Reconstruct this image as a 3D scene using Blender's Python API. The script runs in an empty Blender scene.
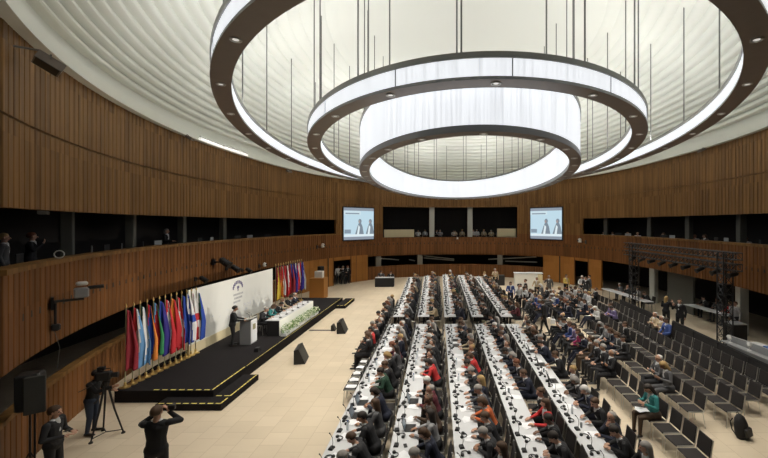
import bpy, math, random
from mathutils import Vector, Matrix
import numpy as np
PI = math.pi
R = math.radians
rnd = random.Random(7)
scene = bpy.context.scene
COL = scene.collection

# ---------------------------------------------------------------- camera
F = 385.0; PX = 446.0; PY = 223.5; EYE = 5.7
cam_d = bpy.data.cameras.new('camera'); cam = bpy.data.objects.new('camera', cam_d); COL.objects.link(cam)
cam.location = (0, 0, EYE); cam.rotation_euler = (R(90), 0, 0)
cam_d.sensor_width = 36; cam_d.lens = 36 * F / 768
cam_d.shift_x = -(PX - 384) / 768; cam_d.shift_y = (PY - 229) / 768
cam_d.clip_start = .1; cam_d.clip_end = 300
scene.camera = cam
# ---------------------------------------------------------------- world and light level
w = bpy.data.worlds.new('world'); scene.world = w; w.use_nodes = True
w.node_tree.nodes['Background'].inputs[0].default_value = (.75, .85, 1, 1)
w.node_tree.nodes['Background'].inputs[1].default_value = .02
scene.view_settings.view_transform = 'Standard'; scene.view_settings.look = 'None'
scene.view_settings.gamma = 1; scene.view_settings.exposure = 0.0
try: scene.view_settings.use_curve_mapping = False
except Exception: pass
RING_LIGHT = .93        # radiance of the ring chandeliers' panels
UP_FILL_W = 345               # watts of one fill spot added on top of a ring to brighten the ceiling
DOWN_W = 650            # watts of one recessed downlight
STAGE_W = 5500           # watts of one stage lamp

def at(px, py, h=0.0):
    """world point at height h seen at pixel px, py"""
    Y = F * (EYE - h) / (py - PY)
    return Vector(((px - PX) / F * Y, Y, h))

# ---------------------------------------------------------------- materials
M = {}
def mat(name, col, rough=.6, metal=0.0, emit=None, strength=0.0, spec=None, noise=None):
    m = bpy.data.materials.new(name); m.use_nodes = True; nt = m.node_tree
    b = nt.nodes['Principled BSDF']
    b.inputs['Base Color'].default_value = (*col, 1); b.inputs['Roughness'].default_value = rough
    b.inputs['Metallic'].default_value = metal
    if spec is not None: b.inputs['Specular IOR Level'].default_value = spec
    if emit: 
        b.inputs['Emission Color'].default_value = (*emit, 1); b.inputs['Emission Strength'].default_value = strength
    if noise:
        sc, amt = noise
        tc = nt.nodes.new('ShaderNodeTexCoord'); n = nt.nodes.new('ShaderNodeTexNoise'); n.inputs['Scale'].default_value = sc
        n.inputs['Detail'].default_value = 4
        mr = nt.nodes.new('ShaderNodeMapRange'); mr.inputs[3].default_value = 1 - amt; mr.inputs[4].default_value = 1 + amt
        mx = nt.nodes.new('ShaderNodeVectorMath'); mx.operation = 'SCALE'; mx.inputs[0].default_value = col
        nt.links.new(tc.outputs['Object'], n.inputs['Vector']); nt.links.new(n.outputs[0], mr.inputs[0])
        nt.links.new(mr.outputs[0], mx.inputs['Scale']); nt.links.new(mx.outputs[0], b.inputs['Base Color'])
    M[name] = m
    return m

def wood(name, ca, cb, slat=.09):
    """timber whose tone changes from slat to slat; UV.x is metres along the wall"""
    m = bpy.data.materials.new(name); m.use_nodes = True; nt = m.node_tree; N = nt.nodes; L = nt.links
    b = N['Principled BSDF']; b.inputs['Roughness'].default_value = .5; b.inputs['Specular IOR Level'].default_value = .25
    uv = N.new('ShaderNodeUVMap'); sp = N.new('ShaderNodeSeparateXYZ'); L.new(uv.outputs[0], sp.inputs[0])
    d = N.new('ShaderNodeMath'); d.operation = 'DIVIDE'; d.inputs[1].default_value = slat; L.new(sp.outputs[0], d.inputs[0])
    fl = N.new('ShaderNodeMath'); fl.operation = 'FLOOR'; L.new(d.outputs[0], fl.inputs[0])
    fz = N.new('ShaderNodeMath'); fz.operation = 'FLOOR'
    dz = N.new('ShaderNodeMath'); dz.operation = 'DIVIDE'; dz.inputs[1].default_value = 1.9; L.new(sp.outputs[1], dz.inputs[0]); L.new(dz.outputs[0], fz.inputs[0])
    cb2 = N.new('ShaderNodeCombineXYZ'); L.new(fl.outputs[0], cb2.inputs[0]); L.new(fz.outputs[0], cb2.inputs[1])
    wn = N.new('ShaderNodeTexWhiteNoise'); wn.noise_dimensions = '2D'; L.new(cb2.outputs[0], wn.inputs['Vector'])
    tx = N.new('ShaderNodeTexNoise'); tx.inputs['Scale'].default_value = 1.0; tx.inputs['Detail'].default_value = 5
    mp = N.new('ShaderNodeMapping'); mp.inputs['Scale'].default_value = (9, .8, 1); L.new(uv.outputs[0], mp.inputs[0]); L.new(mp.outputs[0], tx.inputs['Vector'])
    ad = N.new('ShaderNodeMath'); ad.operation = 'ADD'
    m1 = N.new('ShaderNodeMath'); m1.operation = 'MULTIPLY'; m1.inputs[1].default_value = .65; L.new(wn.outputs[0], m1.inputs[0])
    m2 = N.new('ShaderNodeMath'); m2.operation = 'MULTIPLY_ADD'; m2.inputs[1].default_value = .9; m2.inputs[2].default_value = -.27; L.new(tx.outputs[0], m2.inputs[0])
    L.new(m1.outputs[0], ad.inputs[0]); L.new(m2.outputs[0], ad.inputs[1])
    mix = N.new('ShaderNodeMix'); mix.data_type = 'RGBA'; mix.clamp_factor = True
    mix.inputs[6].default_value = (*ca, 1); mix.inputs[7].default_value = (*cb, 1)
    L.new(ad.outputs[0], mix.inputs[0]); L.new(mix.outputs[2], b.inputs['Base Color'])
    M[name] = m; return m
wood('wood', (.115, .054, .015), (.275, .142, .046), .13)
wood('wood_red', (.112, .045, .014), (.25, .105, .034), .13)
wood('wood_orange', (.30, .125, .028), (.42, .185, .045), .6)
mat('floor_stone', (.60, .50, .36), .38, spec=.35)
# floor tiles: procedural joints and a little tone change from tile to tile
nt = M['floor_stone'].node_tree; N = nt.nodes; L = nt.links
tc = N.new('ShaderNodeTexCoord'); br = N.new('ShaderNodeTexBrick'); br.inputs['Scale'].default_value = 1
br.inputs['Color1'].default_value = (.66, .56, .425, 1); br.inputs['Color2'].default_value = (.61, .515, .385, 1)
br.inputs['Mortar'].default_value = (.47, .38, .27, 1); br.inputs['Mortar Size'].default_value = .006
br.inputs['Brick Width'].default_value = .6; br.inputs['Row Height'].default_value = .6
no = N.new('ShaderNodeTexNoise'); no.inputs['Scale'].default_value = .55; no.inputs['Detail'].default_value = 5
mr = N.new('ShaderNodeMapRange'); mr.inputs[3].default_value = .86; mr.inputs[4].default_value = 1.12
vm = N.new('ShaderNodeVectorMath'); vm.operation = 'SCALE'
mpf = N.new('ShaderNodeMapping'); mpf.inputs['Rotation'].default_value = (0, 0, R(90)); L.new(tc.outputs['Object'], mpf.inputs[0])
L.new(mpf.outputs[0], br.inputs['Vector']); L.new(tc.outputs['Object'], no.inputs['Vector'])
L.new(no.outputs[0], mr.inputs[0]); L.new(br.outputs[0], vm.inputs[0]); L.new(mr.outputs[0], vm.inputs['Scale'])
L.new(vm.outputs[0], N['Principled BSDF'].inputs['Base Color'])
mat('ceiling_plaster', (.80, .81, .75), .9)
mat('plaster_white', (.80, .80, .76), .8)
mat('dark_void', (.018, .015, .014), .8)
mat('dark_panel', (.045, .045, .042), .6)
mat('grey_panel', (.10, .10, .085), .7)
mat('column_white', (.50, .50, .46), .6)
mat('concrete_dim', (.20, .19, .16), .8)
mat('joint_grey', (.45, .46, .48), .6)
mat('bronze', (.23, .19, .165), .45, .2, noise=(3, .12))
mat('steel_rim', (.27, .27, .265), .32, .7)
mat('rod_metal', (.17, .17, .16), .5, .3)
mat('black', (.012, .012, .013), .5)
mat('black_cloth', (.016, .015, .016), .85)
mat('carpet', (.020, .018, .019), .95, spec=.08, noise=(30, .2))
mat('seat_fabric', (.021, .017, .016), .85)
mat('chrome', (.62, .60, .56), .28, .8)
mat('table_white', (.58, .59, .61), .45)
mat('paper', (.80, .81, .84), .7)
mat('white_cloth', (.82, .82, .78), .85)
mat('gold', (.75, .55, .22), .3, .9)
mat('yellow_tape', (.80, .66, .16), .6)
mat('cream', (.72, .62, .40), .7)
mat('glass_grey', (.25, .28, .30), .1, spec=.8)
mat('leaf', (.13, .24, .05), .6, noise=(9, .3))
mat('blossom', (.85, .86, .72), .7)
mat('grey_plastic', (.30, .31, .32), .5)
mat('screen_glow', (.02, .03, .04), .3, emit=(.45, .60, .70), strength=.12)
mat('lamp_white', (.9, .9, .9), .4, emit=(1, .97, .9), strength=4)
mat('bulb_glass', (.7, .7, .68), .15, emit=(1, .97, .9), strength=.55)
mat('lamp_dim', (.9, .9, .9), .4, emit=(1, .97, .9), strength=.85)
mat('signal_white', (.7, .7, .68), .5)
mat('blue_plastic', (.05, .13, .40), .5)
mat('metal_dark', (.035, .035, .037), .4, .5)
mat('olive', (.30, .28, .16), .6)
mat('purple_ink', (.14, .12, .24), .7)
mat('grey_ink', (.45, .45, .47), .7)
mat('water', (.75, .8, .85), .1, spec=.8)

# ring chandelier panel: a lit textile with faint vertical streaks (UV.x metres along)
def lit(name, k):
    m = bpy.data.materials.new(name); m.use_nodes = True; nt = m.node_tree; N = nt.nodes; L = nt.links
    b = N['Principled BSDF']; b.inputs['Base Color'].default_value = (.25, .26, .28, 1); b.inputs['Roughness'].default_value = .5
    b.inputs['Emission Color'].default_value = (.94, .965, 1, 1)
    uv = N.new('ShaderNodeUVMap'); mp = N.new('ShaderNodeMapping'); mp.inputs['Scale'].default_value = (7, .35, 1)
    tx = N.new('ShaderNodeTexNoise'); tx.inputs['Scale'].default_value = 1; tx.inputs['Detail'].default_value = 6
    L.new(uv.outputs[0], mp.inputs[0]); L.new(mp.outputs[0], tx.inputs['Vector'])
    r = N.new('ShaderNodeMapRange'); r.inputs[1].default_value = .30; r.inputs[2].default_value = .55
    r.inputs[3].default_value = k * .74; r.inputs[4].default_value = k; L.new(tx.outputs[0], r.inputs[0])
    L.new(r.outputs[0], b.inputs['Emission Strength'])
    M[name] = m
lit('lit_panel', RING_LIGHT)

# ---------------------------------------------------------------- mesh helpers
class MB:
    def __init__(s): s.v = []; s.f = []; s.m = []; s.uv = []
    def add(s, vs, fs, mi=0, uvs=None):
        o = len(s.v); s.v += [tuple(v) for v in vs]
        for k, f in enumerate(fs):
            s.f.append(tuple(i + o for i in f)); s.m.append(mi)
            s.uv.append(uvs[k] if uvs else [(0, 0)] * len(f))
        return s
    def box(s, x0, x1, y0, y1, z0, z1, mi=0, mx=None, tx=0, ty=0):
        """tx, ty shrink the top by that much on each side"""
        v = [(x0, y0, z0), (x1, y0, z0), (x1, y1, z0), (x0, y1, z0), (x0 + tx, y0 + ty, z1), (x1 - tx, y0 + ty, z1), (x1 - tx, y1 - ty, z1), (x0 + tx, y1 - ty, z1)]
        if mx is not None: v = [mx @ Vector(p) for p in v]
        return s.add(v, [(0, 3, 2, 1), (4, 5, 6, 7), (0, 1, 5, 4), (1, 2, 6, 5), (2, 3, 7, 6), (3, 0, 4, 7)], mi)
    def rbox(s, x0, x1, y0, y1, z0, z1, r, mi=0, mx=None):
        """box with bevelled vertical and horizontal edges"""
        v = []
        for z, k in ((z0, r), (z0 + r, 0), (z1 - r, 0), (z1, r)):
            a, b, c, d = x0 + k, x1 - k, y0 + k, y1 - k
            q = r
            v += [(a + q, c, z), (b - q, c, z), (b, c + q, z), (b, d - q, z), (b - q, d, z), (a + q, d, z), (a, d - q, z), (a, c + q, z)]
        if mx is not None: v = [mx @ Vector(p) for p in v]
        f = [tuple(range(7, -1, -1)), tuple(range(24, 32))]
        for k in range(3):
            for i in range(8):
                f.append((k * 8 + i, k * 8 + (i + 1) % 8, k * 8 + 8 + (i + 1) % 8, k * 8 + 8 + i))
        return s.add(v, f, mi)
    def tube(s, pts, r, n=6, mi=0, r1=None, cap=True):
        pts = [Vector(p) for p in pts]; rings = []
        up = Vector((0, 0, 1))
        for i, p in enumerate(pts):
            d = (pts[min(i + 1, len(pts) - 1)] - pts[max(i - 1, 0)])
            if d.length < 1e-9: d = Vector((0, 0, 1))
            d.normalize()
            u = up if abs(d.dot(up)) < .95 else Vector((1, 0, 0))
            a = d.cross(u).normalized(); b = d.cross(a)
            rr = r if r1 is None else r + (r1 - r) * i / (len(pts) - 1)
            rings.append([p + (a * math.cos(2 * PI * k / n) + b * math.sin(2 * PI * k / n)) * rr for k in range(n)])
        v = [q for g in rings for q in g]; f = []
        for i in range(len(pts) - 1):
            for k in range(n):
                f.append((i * n + k, i * n + (k + 1) % n, (i + 1) * n + (k + 1) % n, (i + 1) * n + k))
        if cap: f += [tuple(range(n)), tuple(range((len(pts) - 1) * n + n - 1, (len(pts) - 1) * n - 1, -1))]
        return s.add(v, f, mi)
    def lathe(s, prof, c=(0, 0, 0), n=16, mi=0, mx=None):
        v = []; f = []
        for (r, z) in prof:
            for k in range(n):
                p = Vector((c[0] + r * math.cos(2 * PI * k / n), c[1] + r * math.sin(2 * PI * k / n), c[2] + z))
                v.append(mx @ p if mx is not None else p)
        for i in range(len(prof) - 1):
            for k in range(n):
                f.append((i * n + k, i * n + (k + 1) % n, (i + 1) * n + (k + 1) % n, (i + 1) * n + k))
        f += [tuple(range(n - 1, -1, -1)), tuple(range((len(prof) - 1) * n, len(prof) * n))]
        return s.add(v, f, mi)
    def ball(s, c, rx, ry=None, rz=None, n=10, mi=0):
        ry = ry or rx; rz = rz or rx; v = []; f = []; h = max(5, n // 2 + 1)
        for i in range(1, h):
            a = PI * i / h
            for k in range(n):
                v.append((c[0] + rx * math.sin(a) * math.cos(2 * PI * k / n), c[1] + ry * math.sin(a) * math.sin(2 * PI * k / n), c[2] - rz * math.cos(a)))
        v += [(c[0], c[1], c[2] - rz), (c[0], c[1], c[2] + rz)]
        b = len(v) - 2
        for i in range(h - 2):
            for k in range(n):
                f.append((i * n + k, i * n + (k + 1) % n, (i + 1) * n + (k + 1) % n, (i + 1) * n + k))
        for k in range(n):
            f.append((b, (k + 1) % n, k)); f.append((b + 1, (h - 2) * n + k, (h - 2) * n + (k + 1) % n))
        return s.add(v, f, mi)
    def build(s, name, mats, parent=None, smooth=False, loc=None):
        me = bpy.data.meshes.new(name); me.from_pydata(s.v, [], s.f)
        for m in (mats if isinstance(mats, (list, tuple)) else [mats]): me.materials.append(M[m] if isinstance(m, str) else m)
        me.polygons.foreach_set('material_index', s.m)
        ul = me.uv_layers.new(name='UVMap'); flat = [c for f in s.uv for p in f for c in p]; ul.data.foreach_set('uv', flat)
        if smooth: me.polygons.foreach_set('use_smooth', [True] * len(me.polygons))
        me.update(); me.validate()
        o = bpy.data.objects.new(name, me); COL.objects.link(o)
        if parent: o.parent = parent
        if loc: o.location = loc
        return o
def tag(o, label=None, cat=None, group=None, kind=None):
    if label: o['label'] = label
    if cat: o['category'] = cat
    if group: o['group'] = group
    if kind: o['kind'] = kind
    return o
def empty(name, loc=(0, 0, 0), rz=0.0):
    o = bpy.data.objects.new(name, None); COL.objects.link(o); o.location = loc; o.rotation_euler = (0, 0, rz); o.empty_display_size = .1
    return o
def struct(o): o['kind'] = 'structure'; return o
KIDS = {}
def kids(o):
    """children, remembered so that copying hundreds of things stays fast"""
    if o.name not in KIDS: KIDS[o.name] = list(o.children)
    return KIDS[o.name]
def copy_tree(o, parent=None):
    c = o.copy(); COL.objects.link(c)
    if parent: c.parent = parent
    for ch in kids(o): copy_tree(ch, c)
    return c
PROTO_USED = set()
def place(proto, loc, rz=0.0, label=None, cat=None, group=None, scale=None):
    """the first call moves the prototype itself, later ones copy it with all its parts"""
    if proto.name in PROTO_USED: o = copy_tree(proto)
    else: o = proto; PROTO_USED.add(proto.name); kids(proto)
    o.location = loc; o.rotation_euler = (0, 0, rz)
    if scale: o.scale = (scale,) * 3
    tag(o, label, cat, group); return o
ORD = ('first second third fourth fifth sixth seventh eighth ninth tenth eleventh twelfth thirteenth fourteenth fifteenth sixteenth seventeenth eighteenth nineteenth twentieth').split()
TENS = {2: 'twenty', 3: 'thirty', 4: 'forty'}
def ordinal(n):
    if n <= 20: return ORD[n - 1]
    t, u = divmod(n, 10)
    return TENS[t] + ('-' + ORD[u - 1] if u else '') if u else {3: 'thirtieth', 4: 'fortieth'}[t]

# ---------------------------------------------------------------- the oval hall
CX, CY, HA, HB = .9, 21.5, 13.6, 20.0
def rad(al, d=0.0):
    n = 2.0 if math.sin(al) < 0 else 2.0 + .5 * min(1, math.sin(al) * 3)
    return (abs(math.cos(al) / (HA + d)) ** n + abs(math.sin(al) / (HB + d)) ** n) ** (-1 / n)
def hp(al, d=0.0, k=1.0):
    r = rad(al, d) * k
    return Vector((CX + r * math.cos(al), CY + r * math.sin(al), 0))
def al_of(px, d=0.0):
    """angle on the oval whose wall is seen at image column px"""
    m = (px - PX) / F; st = R(.1) if px < PX else -R(.1); a = R(90)
    p = hp(a, d); sgn = (p.x / p.y) > m
    for _ in range(1500):
        q = hp(a, d)
        if ((q.x / q.y) > m) != (px < PX): break
        a += st
    return a
A_L, A_R = R(234), R(-52)          # where the modelled wall ends on the left and right
# arc length table
_N = 4000; _as = [A_L + (A_R - A_L) * i / _N for i in range(_N + 1)]; _s = [0.0]
for i in range(_N): _s.append(_s[-1] + (hp(_as[i + 1]) - hp(_as[i])).length)
def al_at(s): return float(np.interp(s, _s, _as))
def s_at(al): return float(np.interp(-al, [-a for a in _as], _s))
def wall_piece(mb, al0, al1, z0, z1, d=0.0, thick=.25, slat=.26, deep=.022, mi=0, shear=0.0):
    """a curved strip of slatted wall between two angles and heights, with thickness"""
    s0, s1 = s_at(al0), s_at(al1)
    if s1 < s0: s0, s1 = s1, s0
    ss = [(s0, 0)]
    if slat:
        k = math.ceil(s0 / slat)
        while k * slat < s1:
            s = k * slat
            for (o, dp) in ((0, 0), (.01, deep), (.045, deep), (.055, 0)):
                if s0 < s + o < s1: ss.append((s + o, dp))
            k += 1
    else:
        k = s0 + .5
        while k < s1: ss.append((k, 0)); k += .5
    ss.append((s1, 0)); vs = []; fs = []; uv = []
    for (s, dp) in ss:
        a = al_at(s); p = hp(a, d + dp); q = hp(a, d + thick)
        vs += [(p.x, p.y, z0), (p.x, p.y, z1), (q.x, q.y, z1), (q.x, q.y, z0)]
    for i in range(len(ss) - 1):
        a, b = i * 4, i * 4 + 4; u0, u1 = ss[i][0], ss[i + 1][0]
        fs += [(a, b, b + 1, a + 1), (a + 1, b + 1, b + 2, a + 2), (a + 3, a + 2, b + 2, b + 3), (a, a + 3, b + 3, b)]
        for _ in range(4): uv.append([(u0, z0), (u1, z0), (u1, z1), (u0, z1)])
    e = (len(ss) - 1) * 4
    fs += [(0, 1, 2, 3), (e + 3, e + 2, e + 1, e)]; uv += [[(s0, z0)] * 4, [(s1, z0)] * 4]
    mb.add(vs, fs, mi, uv)
def ring_band(mb, fa, za, fb, zb, n=160, a0=0, a1=2 * PI, mi=0, ulen=1.0):
    """a band between two curves: fa, fb give xy for an angle, za, zb the heights"""
    vs = []; fs = []; uv = []
    for i in range(n + 1):
        a = a0 + (a1 - a0) * i / n; p = fa(a); q = fb(a)
        vs += [(p[0], p[1], za), (q[0], q[1], zb)]
    for i in range(n):
        fs.append((2 * i, 2 * i + 2, 2 * i + 3, 2 * i + 1)); u0 = ulen * i / n; u1 = ulen * (i + 1) / n
        uv.append([(u0, za), (u1, za), (u1, zb), (u0, zb)])
    mb.add(vs, fs, mi, uv)

# heights: skirt of the gallery 2.57-4.63, gallery opening up to 6.04, timber up to 9.88
Z_SK, Z_SILL, Z_OP, Z_SEAM, Z_TOP = 2.57, 4.63, 6.04, 7.97, 9.88
aL335, aL374, aL383 = al_of(336), al_of(376), al_of(383)
aR517, aR529, aR583 = al_of(517), al_of(529), al_of(583)
aSplitL, aSplitR = al_of(340), al_of(566)
def walls(name, a0, a1, pieces):
    mb = MB()
    for (p0, p1, z0, z1, kw) in pieces: wall_piece(mb, p0, p1, z0, z1, **kw)
    return struct(mb.build(name, ['wood', 'wood_red', 'wood_orange']))
U = dict(mi=0); K = dict(mi=1)
walls('wall_left', 0, 0, [
    (A_L, aSplitL, Z_SEAM + .03, Z_TOP, U), (A_L, aSplitL, Z_OP, Z_SEAM - .03, U), (A_L, aSplitL, Z_SEAM - .03, Z_SEAM + .03, dict(mi=0, d=.06, thick=.15, slat=0)),
    (aL335, aSplitL, Z_SILL, Z_OP, U),
    (A_L, aSplitL, Z_SK, Z_SILL, K),
    (A_L, al_of(303), 0, 1.45, dict(mi=1, d=.12)), (al_of(303), al_of(334), 0, Z_SK, dict(mi=2, d=.05, slat=1.1, deep=.02))])
walls('wall_back', 0, 0, [
    (aSplitL, aSplitR, 7.45, Z_SEAM - .03, U), (aSplitL, aSplitR, Z_SEAM + .03, Z_TOP, U), (aSplitL, aSplitR, Z_SEAM - .03, Z_SEAM + .03, dict(mi=0, d=.06, thick=.15, slat=0)),
    (aSplitL, aL383, Z_SILL, 7.45, U), (aR517, aSplitR, Z_SILL, 7.45, U),
    (aSplitL, aSplitR, Z_SK, 4.25, K), (aSplitL, aL383, 4.25, Z_SILL, K), (aR517, aSplitR, 4.25, Z_SILL, K),
    (al_of(351), al_of(368), 0, Z_SK, dict(mi=2, d=.05, slat=1.1, deep=.02)), (al_of(334), al_of(351), 2.25, Z_SK, dict(mi=2, d=.05, slat=0)),
    (al_of(368), al_of(543), 0, 1.3, dict(mi=1, d=.12)), (al_of(368), al_of(543), 2.35, Z_SK, dict(mi=1, d=.12)),
    (al_of(543), al_of(566), 0, Z_SK, dict(mi=2, d=.05, slat=1.4, deep=.02))])
walls('wall_right', 0, 0, [
    (aSplitR, A_R, Z_SEAM + .03, Z_TOP, U), (aSplitR, A_R, Z_OP + .12, Z_SEAM - .03, U), (aSplitR, A_R, Z_SEAM - .03, Z_SEAM + .03, dict(mi=0, d=.06, thick=.15, slat=0)),
    (aSplitR, aR583, Z_SILL, Z_OP + .12, U),
    (aSplitR, A_R, Z_SK, Z_SILL, K),
    (aSplitR, al_of(574), 0, Z_SK, dict(mi=2, d=.05, slat=1.4, deep=.02)), (al_of(574), al_of(588), 2.3, Z_SK, dict(mi=2, d=.05, slat=0)), (al_of(588), al_of(601), 0, Z_SK, dict(mi=2, d=.05, slat=1.4, deep=.02))])
# smooth cap boards on the gallery parapets
mb = MB(); wall_piece(mb, A_L, aL335, Z_SILL, Z_SILL + .12, d=-.06, thick=.4, slat=0, mi=0); struct(mb.build('trim_1', 'wood'))
mb = MB(); wall_piece(mb, aR583, A_R, Z_SILL, Z_SILL + .12, d=-.06, thick=.4, slat=0, mi=0); struct(mb.build('trim_2', 'wood'))
mb = MB(); wall_piece(mb, A_L, al_of(303), 1.45, 1.56, d=.06, thick=.22, slat=0, mi=0); struct(mb.build('trim_3', 'wood'))
# row of small dark vent slots in the skirt
mb = MB(); s = 1.0
while s < _s[-1] - 1:
    a = al_at(s); p = hp(a, -.004); t = (hp(al_at(s + .05)) - hp(a)).normalized()
    if not (al_of(600) > a > al_of(300)) or True:
        q = hp(a, .02); mb.add([(p.x - t.x * .04, p.y - t.y * .04, 3.5), (p.x + t.x * .04, p.y + t.y * .04, 3.5), (p.x + t.x * .025, p.y + t.y * .025, 3.66), (p.x - t.x * .025, p.y - t.y * .025, 3.66),
                                (q.x - t.x * .04, q.y - t.y * .04, 3.5), (q.x + t.x * .04, q.y + t.y * .04, 3.5), (q.x + t.x * .025, q.y + t.y * .025, 3.66), (q.x - t.x * .025, q.y - t.y * .025, 3.66)],
                               [(0, 1, 2, 3), (4, 7, 6, 5), (0, 4, 5, 1), (1, 5, 6, 2), (2, 6, 7, 3), (3, 7, 4, 0)])
    s += .42
struct(mb.build('trim_4', 'black'))
# floor with the bays behind the wall line
mb = MB()
FX0, FX1, FY0, FY1 = -19, 22, 2, 50
mb.add([(FX0, FY0, 0), (FX1, FY0, 0), (FX1, FY1, 0), (FX0, FY1, 0), (FX0, FY0, -.3), (FX1, FY0, -.3), (FX1, FY1, -.3), (FX0, FY1, -.3)],
       [(0, 1, 2, 3), (4, 7, 6, 5), (0, 4, 5, 1), (1, 5, 6, 2), (2, 6, 7, 3), (3, 7, 4, 0)])
struct(mb.build('floor', 'floor_stone'))
# gallery slab, the gallery's own back wall and ceiling
def oval_slab(name, d0, d1, z0, z1, m, a0=A_L, a1=A_R, n=120):
    mb = MB()
    for (fa, za, fb, zb) in ((d0, z0, d1, z0), (d1, z0, d1, z1), (d1, z1, d0, z1), (d0, z1, d0, z0)):
        ring_band(mb, lambda a, d=fa: hp(a, d), za, lambda a, d=fb: hp(a, d), zb, n, a0, a1)
    return struct(mb.build(name, m))
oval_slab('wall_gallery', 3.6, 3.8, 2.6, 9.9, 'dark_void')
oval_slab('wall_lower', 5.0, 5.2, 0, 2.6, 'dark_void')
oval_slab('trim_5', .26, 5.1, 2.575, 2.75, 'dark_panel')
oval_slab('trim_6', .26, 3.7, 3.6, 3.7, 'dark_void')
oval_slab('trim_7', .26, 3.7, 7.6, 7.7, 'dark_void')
# ---------------------------------------------------------------- pleated dome ceiling
DZ, DH = Z_TOP, 6.3
def dome_z(r): return DZ + .1 + DH * math.sqrt(max(0, 1 - min(1, r) ** 2))
def dome_height(x, y):
    al = math.atan2(y - CY, x - CX); r = math.hypot(x - CX, y - CY) / rad(al); return dome_z(r)
mb = MB(); prof = [(1.02, DZ), (.982, DZ), (.982, DZ + .40), (.996, DZ + .42)]
NF = 21; ph0, ph1 = R(6), R(62)
for k in range(NF):
    for j in range(6):
        t = j / 6; ph = ph0 + (ph1 - ph0) * (k + t) / NF
        r = math.cos(ph); off = (.20 * (1 - k / NF) ** .8 + .03) * math.sin(PI * t) ** .7 if t else 0
        prof.append((r - off * math.cos(ph) / 15, DZ + .15 + (DH - .05) * math.sin(ph) - off * (.35 + .65 * math.sin(ph))))
for k in range(12):
    ph = ph1 + (R(90) - ph1) * k / 12; prof.append((math.cos(ph), DZ + .1 + DH * math.sin(ph)))
NA = 180; vs = []; fs = []
for (r, z) in prof:
    for i in range(NA):
        a = 2 * PI * i / NA; p = hp(a, 0, r); vs.append((p.x, p.y, z))
for j in range(len(prof) - 1):
    for i in range(NA): fs.append((j * NA + i, (j + 1) * NA + i, (j + 1) * NA + (i + 1) % NA, j * NA + (i + 1) % NA))
vs.append((CX, CY, DZ + .1 + DH)); j = (len(prof) - 1) * NA
for i in range(NA): fs.append((j + i, len(vs) - 1, j + (i + 1) % NA))
mb.add(vs, fs); o = struct(mb.build('ceiling', 'ceiling_plaster', smooth=True))
for p in o.data.polygons: p.use_smooth = True
mod = o.data
try: mod.set_sharp_from_angle(angle=R(32))
except Exception: pass

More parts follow.
